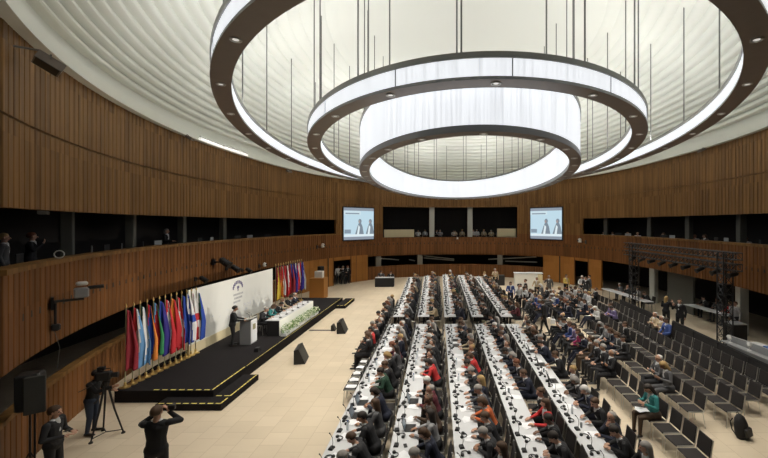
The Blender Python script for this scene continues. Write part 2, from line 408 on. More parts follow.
# ---------------------------------------------------------------- ring chandeliers
def spot(loc, target, power, angle=70, blend=.8, col=(1, .93, .82), size=.08):
    l = bpy.data.lights.new('lamp', 'SPOT'); l.energy = power; l.spot_size = R(angle); l.spot_blend = blend; l.color = col; l.shadow_soft_size = size
    o = bpy.data.objects.new('lamp_light', l); COL.objects.link(o); o.location = loc
    d = Vector(target) - Vector(loc); o.rotation_euler = d.to_track_quat('-Z', 'Y').to_euler(); return o
def ring(label, cx, cy, a, b, z0, t, wd, rim0, rim1, nlight, nrod, nspot, phase=0.0):
    root = empty('ring_chandelier', (cx, cy, z0)); tag(root, label, 'chandelier', 'ring chandeliers under the dome')
    f = lambda k: (lambda an: ((a - k) * math.cos(an), (b - k) * math.sin(an)))
    circ = PI * (a + b)
    out, inn = f(0.03), f(wd - .03)
    zt = t
    mb = MB(); ring_band(mb, out, rim0, out, zt - rim1, ulen=circ, n=200); mb.build('outer_light_panel', 'lit_panel', root, True)
    mb = MB(); ring_band(mb, inn, zt - rim1, inn, rim0, ulen=circ, n=200); mb.build('inner_light_panel', 'lit_panel', root, True)
    for nm, za, zb in (('bottom_rim', 0, rim0), ('top_rim', zt - rim1, zt)):
        mb = MB(); O, I = f(0), f(wd)
        ring_band(mb, O, za, O, zb, n=200); ring_band(mb, I, zb, I, za, n=200); ring_band(mb, O, zb, I, zb, n=200)
        if nm == 'top_rim': ring_band(mb, I, za, O, za, n=200)
        mb.build(nm, 'steel_rim', root, True)
    mb = MB(); ring_band(mb, f(wd - .005), 0.004, f(.005), 0.004, n=200)
    ring_band(mb, f(.005), .03, f(wd - .005), .03, n=200); mb.build('underside', 'bronze', root, True)
    if t < 1:
        for k in range(18):
            an = 2 * PI * (k + .62) / 18; p = f(.02)(an); q = f(.02)(an + .012 * 4 / b); mb = MB()
            v = [(p[0], p[1], rim0), (q[0], q[1], rim0), (q[0], q[1], zt - rim1), (p[0], p[1], zt - rim1)]; c_ = .992
            mb.add(v + [(x * c_, y * c_, z) for x, y, z in v], [(0, 1, 2, 3), (4, 7, 6, 5), (0, 4, 5, 1), (3, 2, 6, 7), (0, 3, 7, 4), (1, 5, 6, 2)]); mb.build('panel_joint', 'joint_grey', root)
    mid = f(wd / 2)
    # equal spacing along the curve
    tab = [(0, 0.0)]; n = 720
    for i in range(n):
        p, q = mid(2 * PI * i / n), mid(2 * PI * (i + 1) / n); tab.append((2 * PI * (i + 1) / n, tab[-1][1] + math.hypot(p[0] - q[0], p[1] - q[1])))
    T = tab[-1][1]
    def ang(u): return float(np.interp((u % 1) * T, [q[1] for q in tab], [q[0] for q in tab]))
    lr = min(.11, wd * .25)
    for i in range(nlight):
        p = mid(ang((i + .5 + phase) / nlight)); mb = MB()
        mb.lathe([(lr, 0.004), (lr, -.02), (lr * .82, -.02), (lr * .8, -.003), (lr * .45, -.003)], n=14)
        d = mb.build('downlight', 'chrome', root, loc=(p[0], p[1], 0))
        mb = MB(); mb.lathe([(lr * .5, 0.0), (lr * .5, -.008)], n=12); mb.build('bulb', 'bulb_glass', d)
    for i in range(nspot):
        p = mid(ang((i + .5) / nspot))
        if p[1] < -13.5: continue
        spot((cx + p[0], cy + p[1], z0 - .06), (cx + p[0] * .95, cy + p[1] * .95, 0), DOWN_W, 95, 1); spot((cx + p[0], cy + p[1], z0 + t + .05), (cx + p[0] * .96, cy + p[1] * .96, z0 + 12), UP_FILL_W, 165, 1, col=(1, 1, .98), size=.25)  # the upward spot is an added fill that lights the dome
    for i in range(nrod):
        an = ang((i + .25) / nrod); p = mid(an); top = dome_height(cx + p[0], cy + p[1]) - z0
        mb = MB(); mb.tube([(p[0], p[1], zt - .02), (p[0], p[1], top)], .022, 6); mb.lathe([(.06, 0), (.06, .05)], (p[0], p[1], zt - .01), 8)
        mb.build('suspension_rod', 'rod_metal', root)
    return root
ring('largest outer oval ring of white light hanging just under the pleated ceiling', .93, 21.5, 9.46, 17.1, EYE + 3.40, .56, .47, .06, .12, 30, 24, 16)
ring('middle oval ring of white light hanging between the outer ring and the drum', 1.07, 21.5, 7.36, 13.5, EYE + 3.0, .59, .49, .07, .135, 26, 22, 12)
ring('innermost tall drum of white light hanging lowest of the three rings', .89, 21.5, 4.98, 12.6, EYE + 2.13, 1.68, .42, .16, .13, 34, 22, 8)


# ---------------------------------------------------------------- people
for nm, c in dict(skin_pale=(.50, .29, .20), skin_tan=(.38, .20, .12), skin_brown=(.17, .085, .05), hair_dark=(.022, .015, .011), hair_brown=(.075, .038, .018), hair_grey=(.28, .26, .24),
                  hair_blond=(.38, .25, .10), hair_red=(.16, .05, .02), hair_white=(.6, .58, .55), lips=(.35, .10, .08), eye=(.015, .012, .01)).items(): mat(nm, c, .65)
CLOTH = dict(black=(.010, .010, .012), charcoal=(.022, .022, .025), navy=(.012, .015, .032), grey=(.095, .095, .10), brown=(.065, .040, .025), white=(.62, .62, .63), lightgrey=(.30, .30, .31),
             blue=(.05, .09, .28), lilac=(.20, .16, .33), red=(.50, .03, .03), orange=(.55, .13, .04), teal=(.03, .20, .20), magenta=(.42, .04, .15), beige=(.45, .36, .24),
             yellow=(.60, .44, .12), green=(.018, .055, .033), maroon=(.11, .02, .03), jeans=(.035, .05, .085), purple=(.13, .05, .25))
for k, c in CLOTH.items(): mat('cloth_' + k, c, .85)
mat('shoe', (.012, .010, .010), .4)

def cap_mesh(vs, fs, p0, p1, a0, b0, a1, b1, lat, n=14, m=4):
    """tapered capsule with elliptical sections: a is the half width along lat, b the half depth"""
    p0 = Vector(p0); p1 = Vector(p1); ax = (p1 - p0); L_ = ax.length; ax = ax / L_ if L_ > 1e-6 else Vector((0, 0, 1))
    u = Vector(lat) - ax * Vector(lat).dot(ax)
    if u.length < .05: u = Vector((0, 1, 0)) - ax * ax.y
    u.normalize(); v = ax.cross(u); rings = []
    for j in range(m):
        t = PI / 2 * (j + .35) / m; rings.append((p0 - ax * min(a0, b0) * math.cos(t), a0 * math.sin(t), b0 * math.sin(t)))
    rings.append((p0, a0, b0)); rings.append((p1, a1, b1))
    for j in range(m - 1, -1, -1):
        t = PI / 2 * (j + .35) / m; rings.append((p1 + ax * min(a1, b1) * math.cos(t), a1 * math.sin(t), b1 * math.sin(t)))
    o = len(vs)
    for (c, a, b) in rings:
        for k in range(n): vs.append(tuple(c + u * a * math.cos(2 * PI * k / n) + v * b * math.sin(2 * PI * k / n)))
    for j in range(len(rings) - 1):
        for k in range(n): fs.append((o + j * n + k, o + j * n + (k + 1) % n, o + (j + 1) * n + (k + 1) % n, o + (j + 1) * n + k))
    fs.append(tuple(o + k for k in range(n - 1, -1, -1))); e = o + (len(rings) - 1) * n; fs.append(tuple(e + k for k in range(n)))

SL = dict(skin=0, jacket=1, shirt=2, trousers=3, shoe=4, eye=5, lips=6)
class Figure:
    def __init__(s): s.p = []
    def cap(s, p0, p1, r0, r1, t, lat=(1, 0, 0), f0=1.0, f1=1.0):
        """f: depth / width of the section"""
        s.p.append((Vector(p0), Vector(p1), r0, r0 * f0, r1, r1 * f1, Vector(lat), SL[t])); return s
    def hand(s, wrist, d, nrm, side, curl=.6, k=1.0):
        """palm, four unequal bent fingers and a thumb leaving the side of the palm; nrm points out of the palm"""
        w_ = Vector(wrist); d = Vector(d).normalized(); nrm = Vector(nrm); nrm = (nrm - d * nrm.dot(d)).normalized(); lat = d.cross(nrm) * side
        s.cap(w_, w_ + d * .085, .030, .040, 'skin', lat, .75, .5)
        for i, ln in enumerate((.070, .080, .074, .058)):
            b = w_ + d * .085 + lat * (.030 - .0205 * i); m_ = b + (d + nrm * curl * .5).normalized() * ln * .55; e = m_ + (d + nrm * curl * 1.8).normalized() * ln * .5
            s.cap(b, m_, .0105, .0098, 'skin'); s.cap(m_, e, .0098, .0085, 'skin')
        b = w_ + d * .025 + lat * .028; m_ = b + (d * .6 + lat * .8 + nrm * .3).normalized() * .045; e = m_ + (d + nrm * .5 + lat * .1).normalized() * .035
        s.cap(b, m_, .014, .012, 'skin'); s.cap(m_, e, .012, .010, 'skin')
    def build(s, name, voxel=.0115, headc=None):
        vs = []; fs = []
        for q in s.p: cap_mesh(vs, fs, *q[:7])
        me = bpy.data.meshes.new(name); me.from_pydata(vs, [], fs); me.update()
        o = bpy.data.objects.new(name, me); COL.objects.link(o)
        r = o.modifiers.new('r', 'REMESH'); r.mode = 'VOXEL'; r.voxel_size = voxel
        sm = o.modifiers.new('s', 'SMOOTH'); sm.factor = .5; sm.iterations = 2
        dg = bpy.context.evaluated_depsgraph_get(); me2 = bpy.data.meshes.new_from_object(o.evaluated_get(dg))
        o.modifiers.clear(); o.data = me2; bpy.data.meshes.remove(me); me2.name = name
        n = len(me2.polygons); c = np.empty(n * 3); me2.polygons.foreach_get('center', c); c = c.reshape(-1, 3)
        best = np.full(n, 1e9); idx = np.zeros(n, int)
        for (p0, p1, a0, b0, a1, b1, lat, t) in s.p:
            p0n = np.array(p0); ax = np.array(p1 - p0); L_ = np.linalg.norm(ax)
            if L_ < 1e-6: ax = np.array([0, 0, 1.]); L_ = 1e-6
            else: ax = ax / L_
            u = np.array(lat) - ax * np.dot(lat, ax)
            if np.linalg.norm(u) < .05: u = np.array([0, 1., 0]) - ax * ax[1]
            u /= np.linalg.norm(u); v = np.cross(ax, u); d = c - p0n; h = d @ ax; hc = np.clip(h / L_, 0, 1)
            a = a0 + (a1 - a0) * hc; b = b0 + (b1 - b0) * hc; over = h - np.clip(h, 0, L_)
            dist = (np.sqrt((d @ u / a) ** 2 + (d @ v / b) ** 2 + (over / np.minimum(a, b)) ** 2) - 1) * np.minimum(a, b)
            if t in (5, 6, 2): dist = dist - (.006 if t == 2 else .002)
            k = dist < best; best[k] = dist[k]; idx[k] = t
        me2.materials.clear()
        for m in ('skin_pale', 'cloth_charcoal', 'cloth_white', 'cloth_black', 'shoe', 'eye', 'lips'): me2.materials.append(M[m])
        me2.polygons.foreach_set('material_index', idx.astype(np.int32)); me2.polygons.foreach_set('use_smooth', [True] * n); me2.update()
        return o
def rotx(p, a, o): 
    p = Vector(p) - Vector(o); return Matrix.Rotation(a, 3, 'X') @ p + Vector(o)
def head(f, base, yaw, pitch, k=1.0):
    """neck base point; returns the head's frame"""
    Rm = Matrix.Rotation(yaw, 4, 'Z') @ Matrix.Rotation(pitch, 4, 'X'); b = Vector(base)
    T = Matrix.Translation(b) @ Rm
    g = lambda x, y, z: (T @ Vector((x, y, z)))
    f.cap(b - Vector((0, .012, .03)), g(0, .012, .085), .058, .052, 'skin')
    lt = tuple((Rm @ Vector((1, 0, 0))))
    f.cap(g(0, .0, .165), g(0, -.004, .182), .080, .078, 'skin', lt, 1.18, 1.22)       # skull
    f.cap(g(0, .035, .105), g(0, .028, .15), .048, .066, 'skin', lt, .95, 1.1)        # jaw and cheeks
    f.cap(g(0, .088, .168), g(0, .116, .132), .010, .016, 'skin')                       # nose
    for s in (-1, 1):
        f.cap(g(s * .080, -.002, .175), g(s * .080, .004, .135), .014, .011, 'skin')   # ears
        f.cap(g(s * .032, .088, .170), g(s * .034, .088, .170), .0105, .0105, 'eye')
    f.cap(g(-.020, .085, .103), g(.020, .085, .103), .011, .011, 'lips')
    return T
def hair(T, style, name='hair'):
    """hair shell around the skull, tucked inside the head where the face is"""
    mb = MB(); n = 22; h = 14; vs = []; fs = []
    for i in range(h + 1):
        th = PI * i / h
        for k in range(n):
            a = 2 * PI * k / n; x = math.sin(th) * math.cos(a); y = math.sin(th) * math.sin(a); z = math.cos(th)
            r = (.093, .112, .112)
            line = .35 if style != 'bald' else -.2
            face = (y > -.05 and z < .55 * max(0, y) + (line - .35)) or (z < -.55)
            if style == 'bald': face = z > .45 or (y > .1) or z < -.5
            if style in ('long', 'bob'): face = (y > .25 and z < .42) or z < -.8
            q = .80 if face else 1.0 + .03 * math.sin(7 * a + 3 * i)
            if style == 'curly' and not face: q += .10 + .04 * math.sin(9 * a + 5 * i)
            vs.append(T @ Vector((x * r[0] * q, -.010 + y * r[1] * q, .176 + z * r[2] * q)))
    for i in range(h):
        for k in range(n): fs.append((i * n + k, i * n + (k + 1) % n, (i + 1) * n + (k + 1) % n, (i + 1) * n + k))
    mb.add(vs, fs)
    if style in ('long', 'bob'):
        L_ = .24 if style == 'long' else .12; v2 = []; f2 = []
        for j in range(6):
            t = j / 5
            for k in range(14):
                a = PI + PI * (k / 13) * 1.0; wv = 1 - .25 * t
                for rr in (1.0, .82): v2.append(T @ Vector((.097 * wv * math.cos(a) * rr, -.012 - .03 * t + .112 * math.sin(a) * rr * wv + .0, .17 - L_ * t)))
        for j in range(5):
            for k in range(13):
                A = (j * 14 + k) * 2; B = ((j + 1) * 14 + k) * 2
                f2 += [(A, A + 2, B + 2, B), (A + 1, B + 1, B + 3, A + 3)]
        for k in range(13): A = (5 * 14 + k) * 2; f2.append((A, A + 2, A + 3, A + 1))
        for j in range(5):
            for k in (0, 13): A = (j * 14 + k) * 2; B = ((j + 1) * 14 + k) * 2; f2.append((A, B, B + 1, A + 1))
        mb.add(v2, f2)
    if style == 'bun': 
        c = T @ Vector((0, -.13, .19)); mb.ball(c, .042, n=12)
    return mb
def seated(name, arms='table', lean=12, yaw=0, pitch=-15, legs='normal', female=False, style='short', voxel=.0115, tie=False):
    f = Figure(); H = (0, -.02, .53); a = -R(lean)                  # facing +Y, leaning forward
    P = lambda x, y, z: rotx((x, y, z), a, H)
    k = .93 if female else 1.0
    f.cap(P(-.06, -.03, .55), P(.06, -.03, .55), .135, .135, 'trousers', (0, 1, 0), 1.0, 1.0)
    f.cap(P(0, -.02, .60), P(0, -.01, .78), .160 * k, .150 * k, 'jacket', (1, 0, 0), .78, .75)
    f.cap(P(0, -.01, .78), P(0, .0, .96), .150 * k, .185 * k, 'jacket', (1, 0, 0), .75, .66)
    f.cap(P(-.10 * k, 0, 1.025), P(.10 * k, 0, 1.025), .085, .085, 'jacket', (0, 1, 0), .75, .75)
    f.cap(P(0, .095, .88), P(0, .055, 1.07), .030, .048, 'shirt', (1, 0, 0), .9, .9)
    f.cap(P(-.045, .02, 1.07), P(.045, .02, 1.07), .040, .040, 'shirt')
    T = head(f, P(0, .01, 1.08), R(yaw), -R(lean) * .3 + R(pitch))
    W = {}
    for s in (-1, 1):
        sh = P(s * .185 * k, .0, 1.03)
        if arms == 'table': el = Vector((s * .27, .18, .82)); wr = Vector((s * .15, .40, .80)); d, n = (-s * .4, 1, -.02), (0, 0, -1)
        elif arms == 'write': el = Vector((s * .26, .22, .81)); wr = Vector((s * .09 + .03, .42, .80)); d, n = (-s * .6, .8, -.05), (0, 0, -1)
        elif arms == 'chin': 
            if s > 0: el = Vector((.16, .30, .80)); wr = Vector(T @ Vector((.03, .16, -.02))); d, n = (-.25, -.35, 1), (0, -1, 0)
            else: el = Vector((-.27, .2, .82)); wr = Vector((-.08, .40, .80)); d, n = (.6, .8, 0), (0, 0, -1)
        elif arms == 'lap': el = Vector((s * .25, .04, .76)); wr = Vector((s * .10, .26, .69)); d, n = (-s * .6, 1, -.15), (0, 0, -1)
        elif arms == 'hold': el = Vector((s * .25, .08, .80)); wr = Vector((s * .13, .30, .86)); d, n = (-s * .7, .5, .2), (-s, 0, 0)
        elif arms == 'cross': el = Vector((s * .24, .06, .80)); wr = Vector((-s * .06, .20, .86 + .03 * s)); d, n = (-s * 1, .1, 0), (0, -1, 0)
        f.cap(sh, el, .062 * k, .050 * k, 'jacket'); f.cap(el, wr, .050 * k, .035 * k, 'jacket'); f.hand(wr, d, n, -s, .5)
    for s in (-1, 1):
        hip = Vector((s * .085, -.01, .53)); kn = Vector((s * .12, .42, .53)); an = Vector((s * .12, .44, .10)); toe = Vector((s * .135, .62, .045))
        if legs == 'crossed' and s > 0: hip = Vector((.085, -.01, .55)); kn = Vector((-.02, .43, .66)); an = Vector((-.20, .58, .34)); toe = Vector((-.23, .76, .30))
        if legs == 'stretched': kn = Vector((s * .12, .42, .52)); an = Vector((s * .12, .66, .13)); toe = Vector((s * .14, .84, .07))
        f.cap(hip, kn, .088, .064, 'trousers'); f.cap(kn, an, .062, .040, 'trousers'); f.cap(an + Vector((0, -.03, -.045)), toe, .043, .034, 'shoe', (1, 0, 0), .9, .7)
    o = f.build(name, voxel); h = hair(T, style).build('hair', 'hair_dark', o, True)
    return o
def standing(name, arms, yaw=0, pitch=0, lean=3, stride=0.0, style='short', female=False, voxel=.0105, bend=0):
    f = Figure(); H = (0, 0, .93); a = -R(lean); P = lambda x, y, z: rotx((x, y, z), a, H); k = .92 if female else 1.0
    f.cap((-.06, 0, .93), (.06, 0, .93), .125, .125, 'trousers', (0, 1, 0))
    f.cap(P(0, 0, .90), P(0, 0, 1.12), .170 * k, .150 * k, 'jacket', (1, 0, 0), .76, .74)
    f.cap(P(0, 0, 1.12), P(0, .0, 1.32), .150 * k, .185 * k, 'jacket', (1, 0, 0), .74, .64)
    f.cap(P(-.105 * k, 0, 1.395), P(.105 * k, 0, 1.395), .084, .084, 'jacket', (0, 1, 0), .75, .75)
    f.cap(P(0, .09, 1.22), P(0, .05, 1.44), .030, .050, 'shirt', (1, 0, 0), .9, .9)
    f.cap(P(-.045, .01, 1.44), P(.045, .01, 1.44), .042, .042, 'shirt')
    T = head(f, P(0, .005, 1.455), R(yaw), -R(lean) * .3 + R(pitch))
    for s in (-1, 1):
        sh = P(s * .188 * k, 0, 1.40); A = arms[0] if s < 0 else arms[1]
        if A == 'down': el = P(s * .25, -.02, 1.12); wr = P(s * .26, .07, .88); d, n = (0, .15, -1), (-s, 0, 0)
        elif A == 'front': el = P(s * .26, .08, 1.14); wr = P(s * .15, .33, 1.14); d, n = (-s * .4, 1, .05), (0, 0, -1)
        elif A == 'held': el = P(s * .27, .0, 1.13); wr = P(s * .11, .24, 1.13); d, n = (-s * .6, .8, .1), (0, 0, -1)
        elif A == 'rest': el = P(s * .28, .12, 1.15); wr = P(s * .17, .38, 1.12); d, n = (0, 1, -.15), (0, 0, -1)
        elif A == 'camera': el = P(s * .30, .17, 1.34); wr = T @ Vector((s * .10, .17, .07)); d, n = (-s * .45, .1, 1), (-s, 0, 0)
        elif A == 'reach': el = P(s * .24, .22, 1.24); wr = P(s * .14, .46, 1.36); d, n = (-s * .1, 1, .1), (-s, 0, 0)
        elif A == 'raise': el = P(s * .27, .10, 1.20); wr = P(s * .16, .25, 1.40); d, n = (-s * .3, .4, 1), (0, -1, 0)
        elif A == 'hip': el = P(s * .36, -.06, 1.16); wr = P(s * .20, .06, 1.0); d, n = (-s * 1, .3, -.1), (0, -1, 0)
        f.cap(sh, el, .064 * k, .052 * k, 'jacket'); f.cap(el, wr, .052 * k, .035 * k, 'jacket'); f.hand(wr, d, n, -s, .9 if A in ('camera', 'reach') else .5)
        st = stride * s; hip = Vector((s * .09, 0, .92)); kn = Vector((s * .11, st * .55 + .03, .50)); an = Vector((s * .12, st - .02, .09 + (.05 if st < 0 else 0))); toe = Vector((s * .15, st + .15, .04))
        f.cap(hip, kn, .094, .066, 'trousers'); f.cap(kn, an, .062, .044, 'trousers'); f.cap(an + Vector((0, -.03, -.045)), toe, .044, .034, 'shoe', (1, 0, 0), .9, .7)
    o = f.build(name, voxel); hair(T, style).build('hair', 'hair_dark', o, True)
    o['hz'] = 0; del o['hz']
    return o
HAIRS = ['hair_dark'] * 5 + ['hair_brown'] * 5 + ['hair_grey'] * 4 + ['hair_blond'] * 2 + ['hair_white', 'hair_red']
def dress(o, jacket='charcoal', trousers=None, shirt='white', skin=None, hairc=None):
    trousers = trousers or (jacket if jacket in ('black', 'charcoal', 'navy', 'grey', 'brown') else 'black')
    skin = skin or rnd.choice(['skin_pale'] * 6 + ['skin_tan'] * 3 + ['skin_brown'])
    for i, m in ((0, skin), (1, 'cloth_' + jacket), (2, 'cloth_' + shirt), (3, 'cloth_' + trousers)):
        o.material_slots[i].link = 'OBJECT'; o.material_slots[i].material = M[m]
    h = [c for c in o.children if c.name.startswith('hair')] if o.name in () else kids(o)
    return o
def dress_copy(proto, hairc=None, **kw):
    """copy a figure and its hair, then set the clothes on the copy"""
    if proto.name in PROTO_USED:
        o = proto.copy(); COL.objects.link(o); h = kids(proto)[0].copy(); COL.objects.link(h); h.parent = o
    else: o = proto; PROTO_USED.add(proto.name); h = kids(proto)[0]
    dress(o, **kw); hc = hairc or rnd.choice(HAIRS)
    h.material_slots[0].link = 'OBJECT'; h.material_slots[0].material = M[hc]
    return o
SEAT = dict(
    t1=seated('person', 'table', 18, 8, -22), t2=seated('person', 'write', 26, -10, -34, style='short'), t3=seated('person', 'chin', 14, 25, -8, style='bald'),
    t4=seated('person', 'table', 8, -25, -5, style='long', female=True), t5=seated('person', 'write', 20, 0, -30, style='bob', female=True), t6=seated('person', 'lap', 4, 20, -8, style='short'),
    a1=seated('person', 'lap', -4, 0, -14, style='short'), a2=seated('person', 'cross', -6, 15, -4, 'crossed', style='bald'), a3=seated('person', 'hold', 4, -8, -30, style='long', female=True),
    a4=seated('person', 'lap', 6, 25, -10, 'crossed', style='bob', female=True), a5=seated('person', 'hold', 10, 0, -34, 'stretched', style='short'), a6=seated('person', 'lap', -2, -30, -5, style='bun', female=True))
FEM = {'t4', 't5', 'a3', 'a4', 'a6'}
CNAME = dict(black='black', charcoal='charcoal', navy='navy', grey='grey', brown='brown', white='white', lightgrey='pale grey', blue='blue', lilac='lilac', red='red', orange='orange', teal='teal',
             magenta='magenta', beige='beige', yellow='yellow', green='dark green', maroon='maroon', purple='purple', jeans='denim')
def sit(kind, x, y, rz, label, group, jacket, z=0.0, **kw):
    o = dress_copy(SEAT[kind], jacket=jacket, **kw); o.location = (x, y, z); o.rotation_euler = (0, 0, rz); o.scale = (1.10, 1.08, rnd.uniform(.98, 1.05) if z == 0 else 1)
    return tag(o, label, 'person', group)

# ---------------------------------------------------------------- chairs
def make_chair(name):
    root = empty(name)
    mb = MB(); mb.rbox(-.23, .23, -.22, .23, .43, .47, .012); mb.build('seat', 'seat_fabric', root)
    mb = MB(); mx = Matrix.Translation((0, -.225, .50)) @ Matrix.Rotation(R(10), 4, 'X'); mb.rbox(-.225, .225, -.018, .018, .0, .40, .012, mx=mx); mb.build('backrest', 'seat_fabric', root)
    for sx in (-1, 1):
        for (y0, y1) in ((.19, .23), (-.19, -.26)):
            mb = MB(); mb.tube([(sx * .225, y0, .44), (sx * .235, y1, .0)], .012, 6); mb.build('leg', 'chrome', root)
    mb = MB()
    for sx in (-1, 1): mb.tube([(sx * .236, .20, .45), (sx * .236, -.21, .45), (sx * .236, -.245, .55), (sx * .236, -.298, .90)], .017, 6)
    mb.tube([(-.236, -.215, .46), (.236, -.215, .46)], .010, 6); mb.build('back_frame', 'chrome', root); kids(root)
    return root
def make_far_chair(name):
    mb = MB(); mb.box(-.23, .23, -.22, .23, .43, .47, 0)
    mx = Matrix.Translation((0, -.225, .50)) @ Matrix.Rotation(R(10), 4, 'X'); mb.box(-.225, .225, -.018, .018, .0, .40, 0, mx)
    for sx in (-1, 1):
        mb.tube([(sx * .236, .23, 0), (sx * .236, .20, .45), (sx * .236, -.21, .45), (sx * .236, -.245, .55), (sx * .236, -.298, .90)], .019, 4, 1); mb.tube([(sx * .236, -.26, 0), (sx * .236, -.19, .45)], .012, 4, 1)
    o = mb.build(name, ['seat_fabric', 'chrome']); KIDS[o.name] = []; return o
chair_near = make_chair('meeting_chair'); chair_far = make_far_chair('meeting_chair')
aud_near = make_chair('audience_chair'); aud_far = make_far_chair('audience_chair')

# ---------------------------------------------------------------- the five long tables
XN = [-2.33, -.92, .50, 1.93, 3.32]; XM = [-2.52, -1.18, .23, 1.69, 3.25]; XF = [-3.22, -1.72, -.02, 1.46, 2.98]
def tx(i, y):
    return XN[i] + (XM[i] - XN[i]) * (y - 8.1) / 11.9 if y < 20 else XM[i] + (XF[i] - XM[i]) * (y - 20) / 16.5
TW = .31
def long_table(i, y0, y1, label):
    xa, xb = tx(i, y0), tx(i, y1); root = empty('conference_table', (xa, y0, 0), math.atan2(-(xb - xa), y1 - y0)); L_ = math.hypot(xb - xa, y1 - y0)
    tag(root, label, 'table', 'long white conference tables')
    mb = MB(); mb.rbox(-TW, TW, 0, L_, .715, .745, .006); mb.build('tabletop', 'table_white', root)
    mb = MB(); mb.box(-TW + .05, -TW + .07, .06, L_ - .06, .16, .70); mb.build('modesty_panel', 'dark_panel', root)
    n = int(L_ / 1.9) + 1
    for k in range(n + 1):
        y = .12 + (L_ - .24) * k / n; mb = MB()
        mb.box(-TW + .1, TW - .06, y - .02, y + .02, .68, .715); mb.box(-.03, .03, y - .02, y + .02, .04, .68); mb.box(-TW + .06, TW - .04, y - .03, y + .03, 0, .04)
        mb.build('leg', 'metal_dark', root)
    return root
near_name = 'near block'; 
for i in range(5):
    long_table(i, 6.2, 19.0, f'long white conference table of the near block, {ordinal(i + 1)} from the stage side')
    long_table(i, 20.5, [35.5, 36.5, 37.3, 37.0, 35.8][i], f'long white conference table of the far block, {ordinal(i + 1)} from the stage side')

# table-top equipment
def make_mic(far=False):
    if far:
        mb = MB(); mb.box(-.06, .06, -.05, .05, 0, .035, 0, tx=.008, ty=.01); mb.tube([(0, .02, .03), (0, .03, .20), (0, -.02, .30)], .007, 4); o = mb.build('microphone_unit', 'black'); KIDS[o.name] = []; return o
    root = empty('microphone_unit'); mb = MB(); mb.box(-.07, .07, -.055, .055, 0, .04, 0, tx=.01, ty=.012); mb.build('base', 'black', root)
    mb = MB(); mb.tube([(0, .02, .03), (0, .035, .15), (0, .02, .25), (0, -.03, .32)], .006, 5); mb.build('gooseneck', 'metal_dark', root)
    mb = MB(); mb.tube([(0, -.03, .32), (0, -.06, .345)], .012, 6); mb.build('microphone_head', 'black', root); kids(root); return root
def make_phones(far=False):
    P = [(.085 * math.cos(t), .085 * math.sin(t), .022) for t in [PI * k / 8 for k in range(9)]]
    if far:
        mb = MB(); mb.tube(P, .012, 4)
        for s in (-1, 1): mb.lathe([(.038, 0), (.038, .045)], (s * .085, -.02, 0), 8)
        o = mb.build('headphones', 'black'); KIDS[o.name] = []; return o
    root = empty('headphones'); mb = MB(); mb.tube(P, .011, 6); mb.build('headband', 'black', root)
    for s in (-1, 1): mb = MB(); mb.lathe([(.030, 0), (.040, .01), (.040, .035), (.028, .048)], (s * .085, -.02, 0), 12); mb.build('ear_cup', 'black', root)
    kids(root); return root
def make_papers(kind):
    mb = MB(); r2 = random.Random(kind)
    for k in range(3):
        mx = Matrix.Translation((r2.uniform(-.04, .04), r2.uniform(-.04, .04), .002 + .003 * k)) @ Matrix.Rotation(r2.uniform(-.5, .5), 4, 'Z')
        mb.box(-.105, .105, -.148, .148, 0, .002, 0, mx)
    o = mb.build('paper_stack', 'paper'); KIDS[o.name] = []; return o
def make_laptop():
    root = empty('laptop'); mb = MB(); mb.rbox(-.17, .17, -.12, .12, 0, .018, .004); mb.build('base', 'black', root)
    mb = MB(); mx = Matrix.Translation((0, .12, .018)) @ Matrix.Rotation(R(-18), 4, 'X'); mb.box(-.17, .17, 0, .008, 0, .23, 0, mx); mb.build('lid', 'black', root)
    mb = MB(); mb.box(-.155, .155, -.0015, -.0005, .015, .215, 0, mx); mb.build('screen', 'screen_glow', root); kids(root); return root
def make_glass():
    root = MB(); root.lathe([(.026, 0), (.032, .11), (.029, .11), (.024, .008)], n=10); o = root.build('drinking_glass', 'glass_grey'); KIDS[o.name] = []; return o
def make_bottle():
    root = empty('water_bottle'); mb = MB(); mb.lathe([(.030, 0), (.033, .02), (.033, .14), (.013, .19), (.013, .205)], n=10); mb.build('bottle_body', 'water', root)
    mb = MB(); mb.lathe([(.015, .2), (.015, .225)], n=8); mb.build('cap', 'blue_plastic', root); kids(root); return root
def make_phone():
    mb = MB(); mb.rbox(-.038, .038, -.075, .075, 0, .010, .003); o = mb.build('mobile_phone', 'black'); KIDS[o.name] = []; return o
mic_n, mic_f, ph_n, ph_f = make_mic(), make_mic(True), make_phones(), make_phones(True)
papers = [make_papers(k) for k in range(4)]; laptop = make_laptop(); glass = make_glass(); bottle = make_bottle(); phone = make_phone()
WEST = R(90)     # faces the stage side (-X)
suits = ['black'] * 8 + ['charcoal'] * 9 + ['navy'] * 6 + ['grey'] * 4 + ['brown'] * 2 + ['maroon', 'white', 'red', 'lightgrey', 'beige', 'green', 'navy']
dull = ['black'] * 7 + ['charcoal'] * 8 + ['navy'] * 5 + ['grey'] * 3 + ['brown']
SPECIAL = {(1, 4): ('t4', 'lightgrey', 'hair_dark'), (1, 9): ('t5', 'red', 'hair_dark'), (2, 5): ('t5', 'orange', 'hair_brown'), (3, 5): ('t4', 'red', 'hair_brown'), (1, 5): ('t3', 'brown', 'hair_brown'),
           (0, 3): ('t2', 'charcoal', 'hair_brown'), (0, 4): ('t1', 'charcoal', 'hair_dark'), (0, 2): ('t2', 'charcoal', 'hair_grey'), (2, 3): ('t2', 'charcoal', 'hair_grey'), (2, 4): ('t1', 'charcoal', 'hair_brown'), (3, 3): ('t2', 'charcoal', 'hair_dark'),
           (4, 3): ('t2', 'black', 'hair_dark'), (4, 4): ('t3', 'navy', 'hair_grey'), (4, 5): ('t1', 'black', 'hair_brown')}
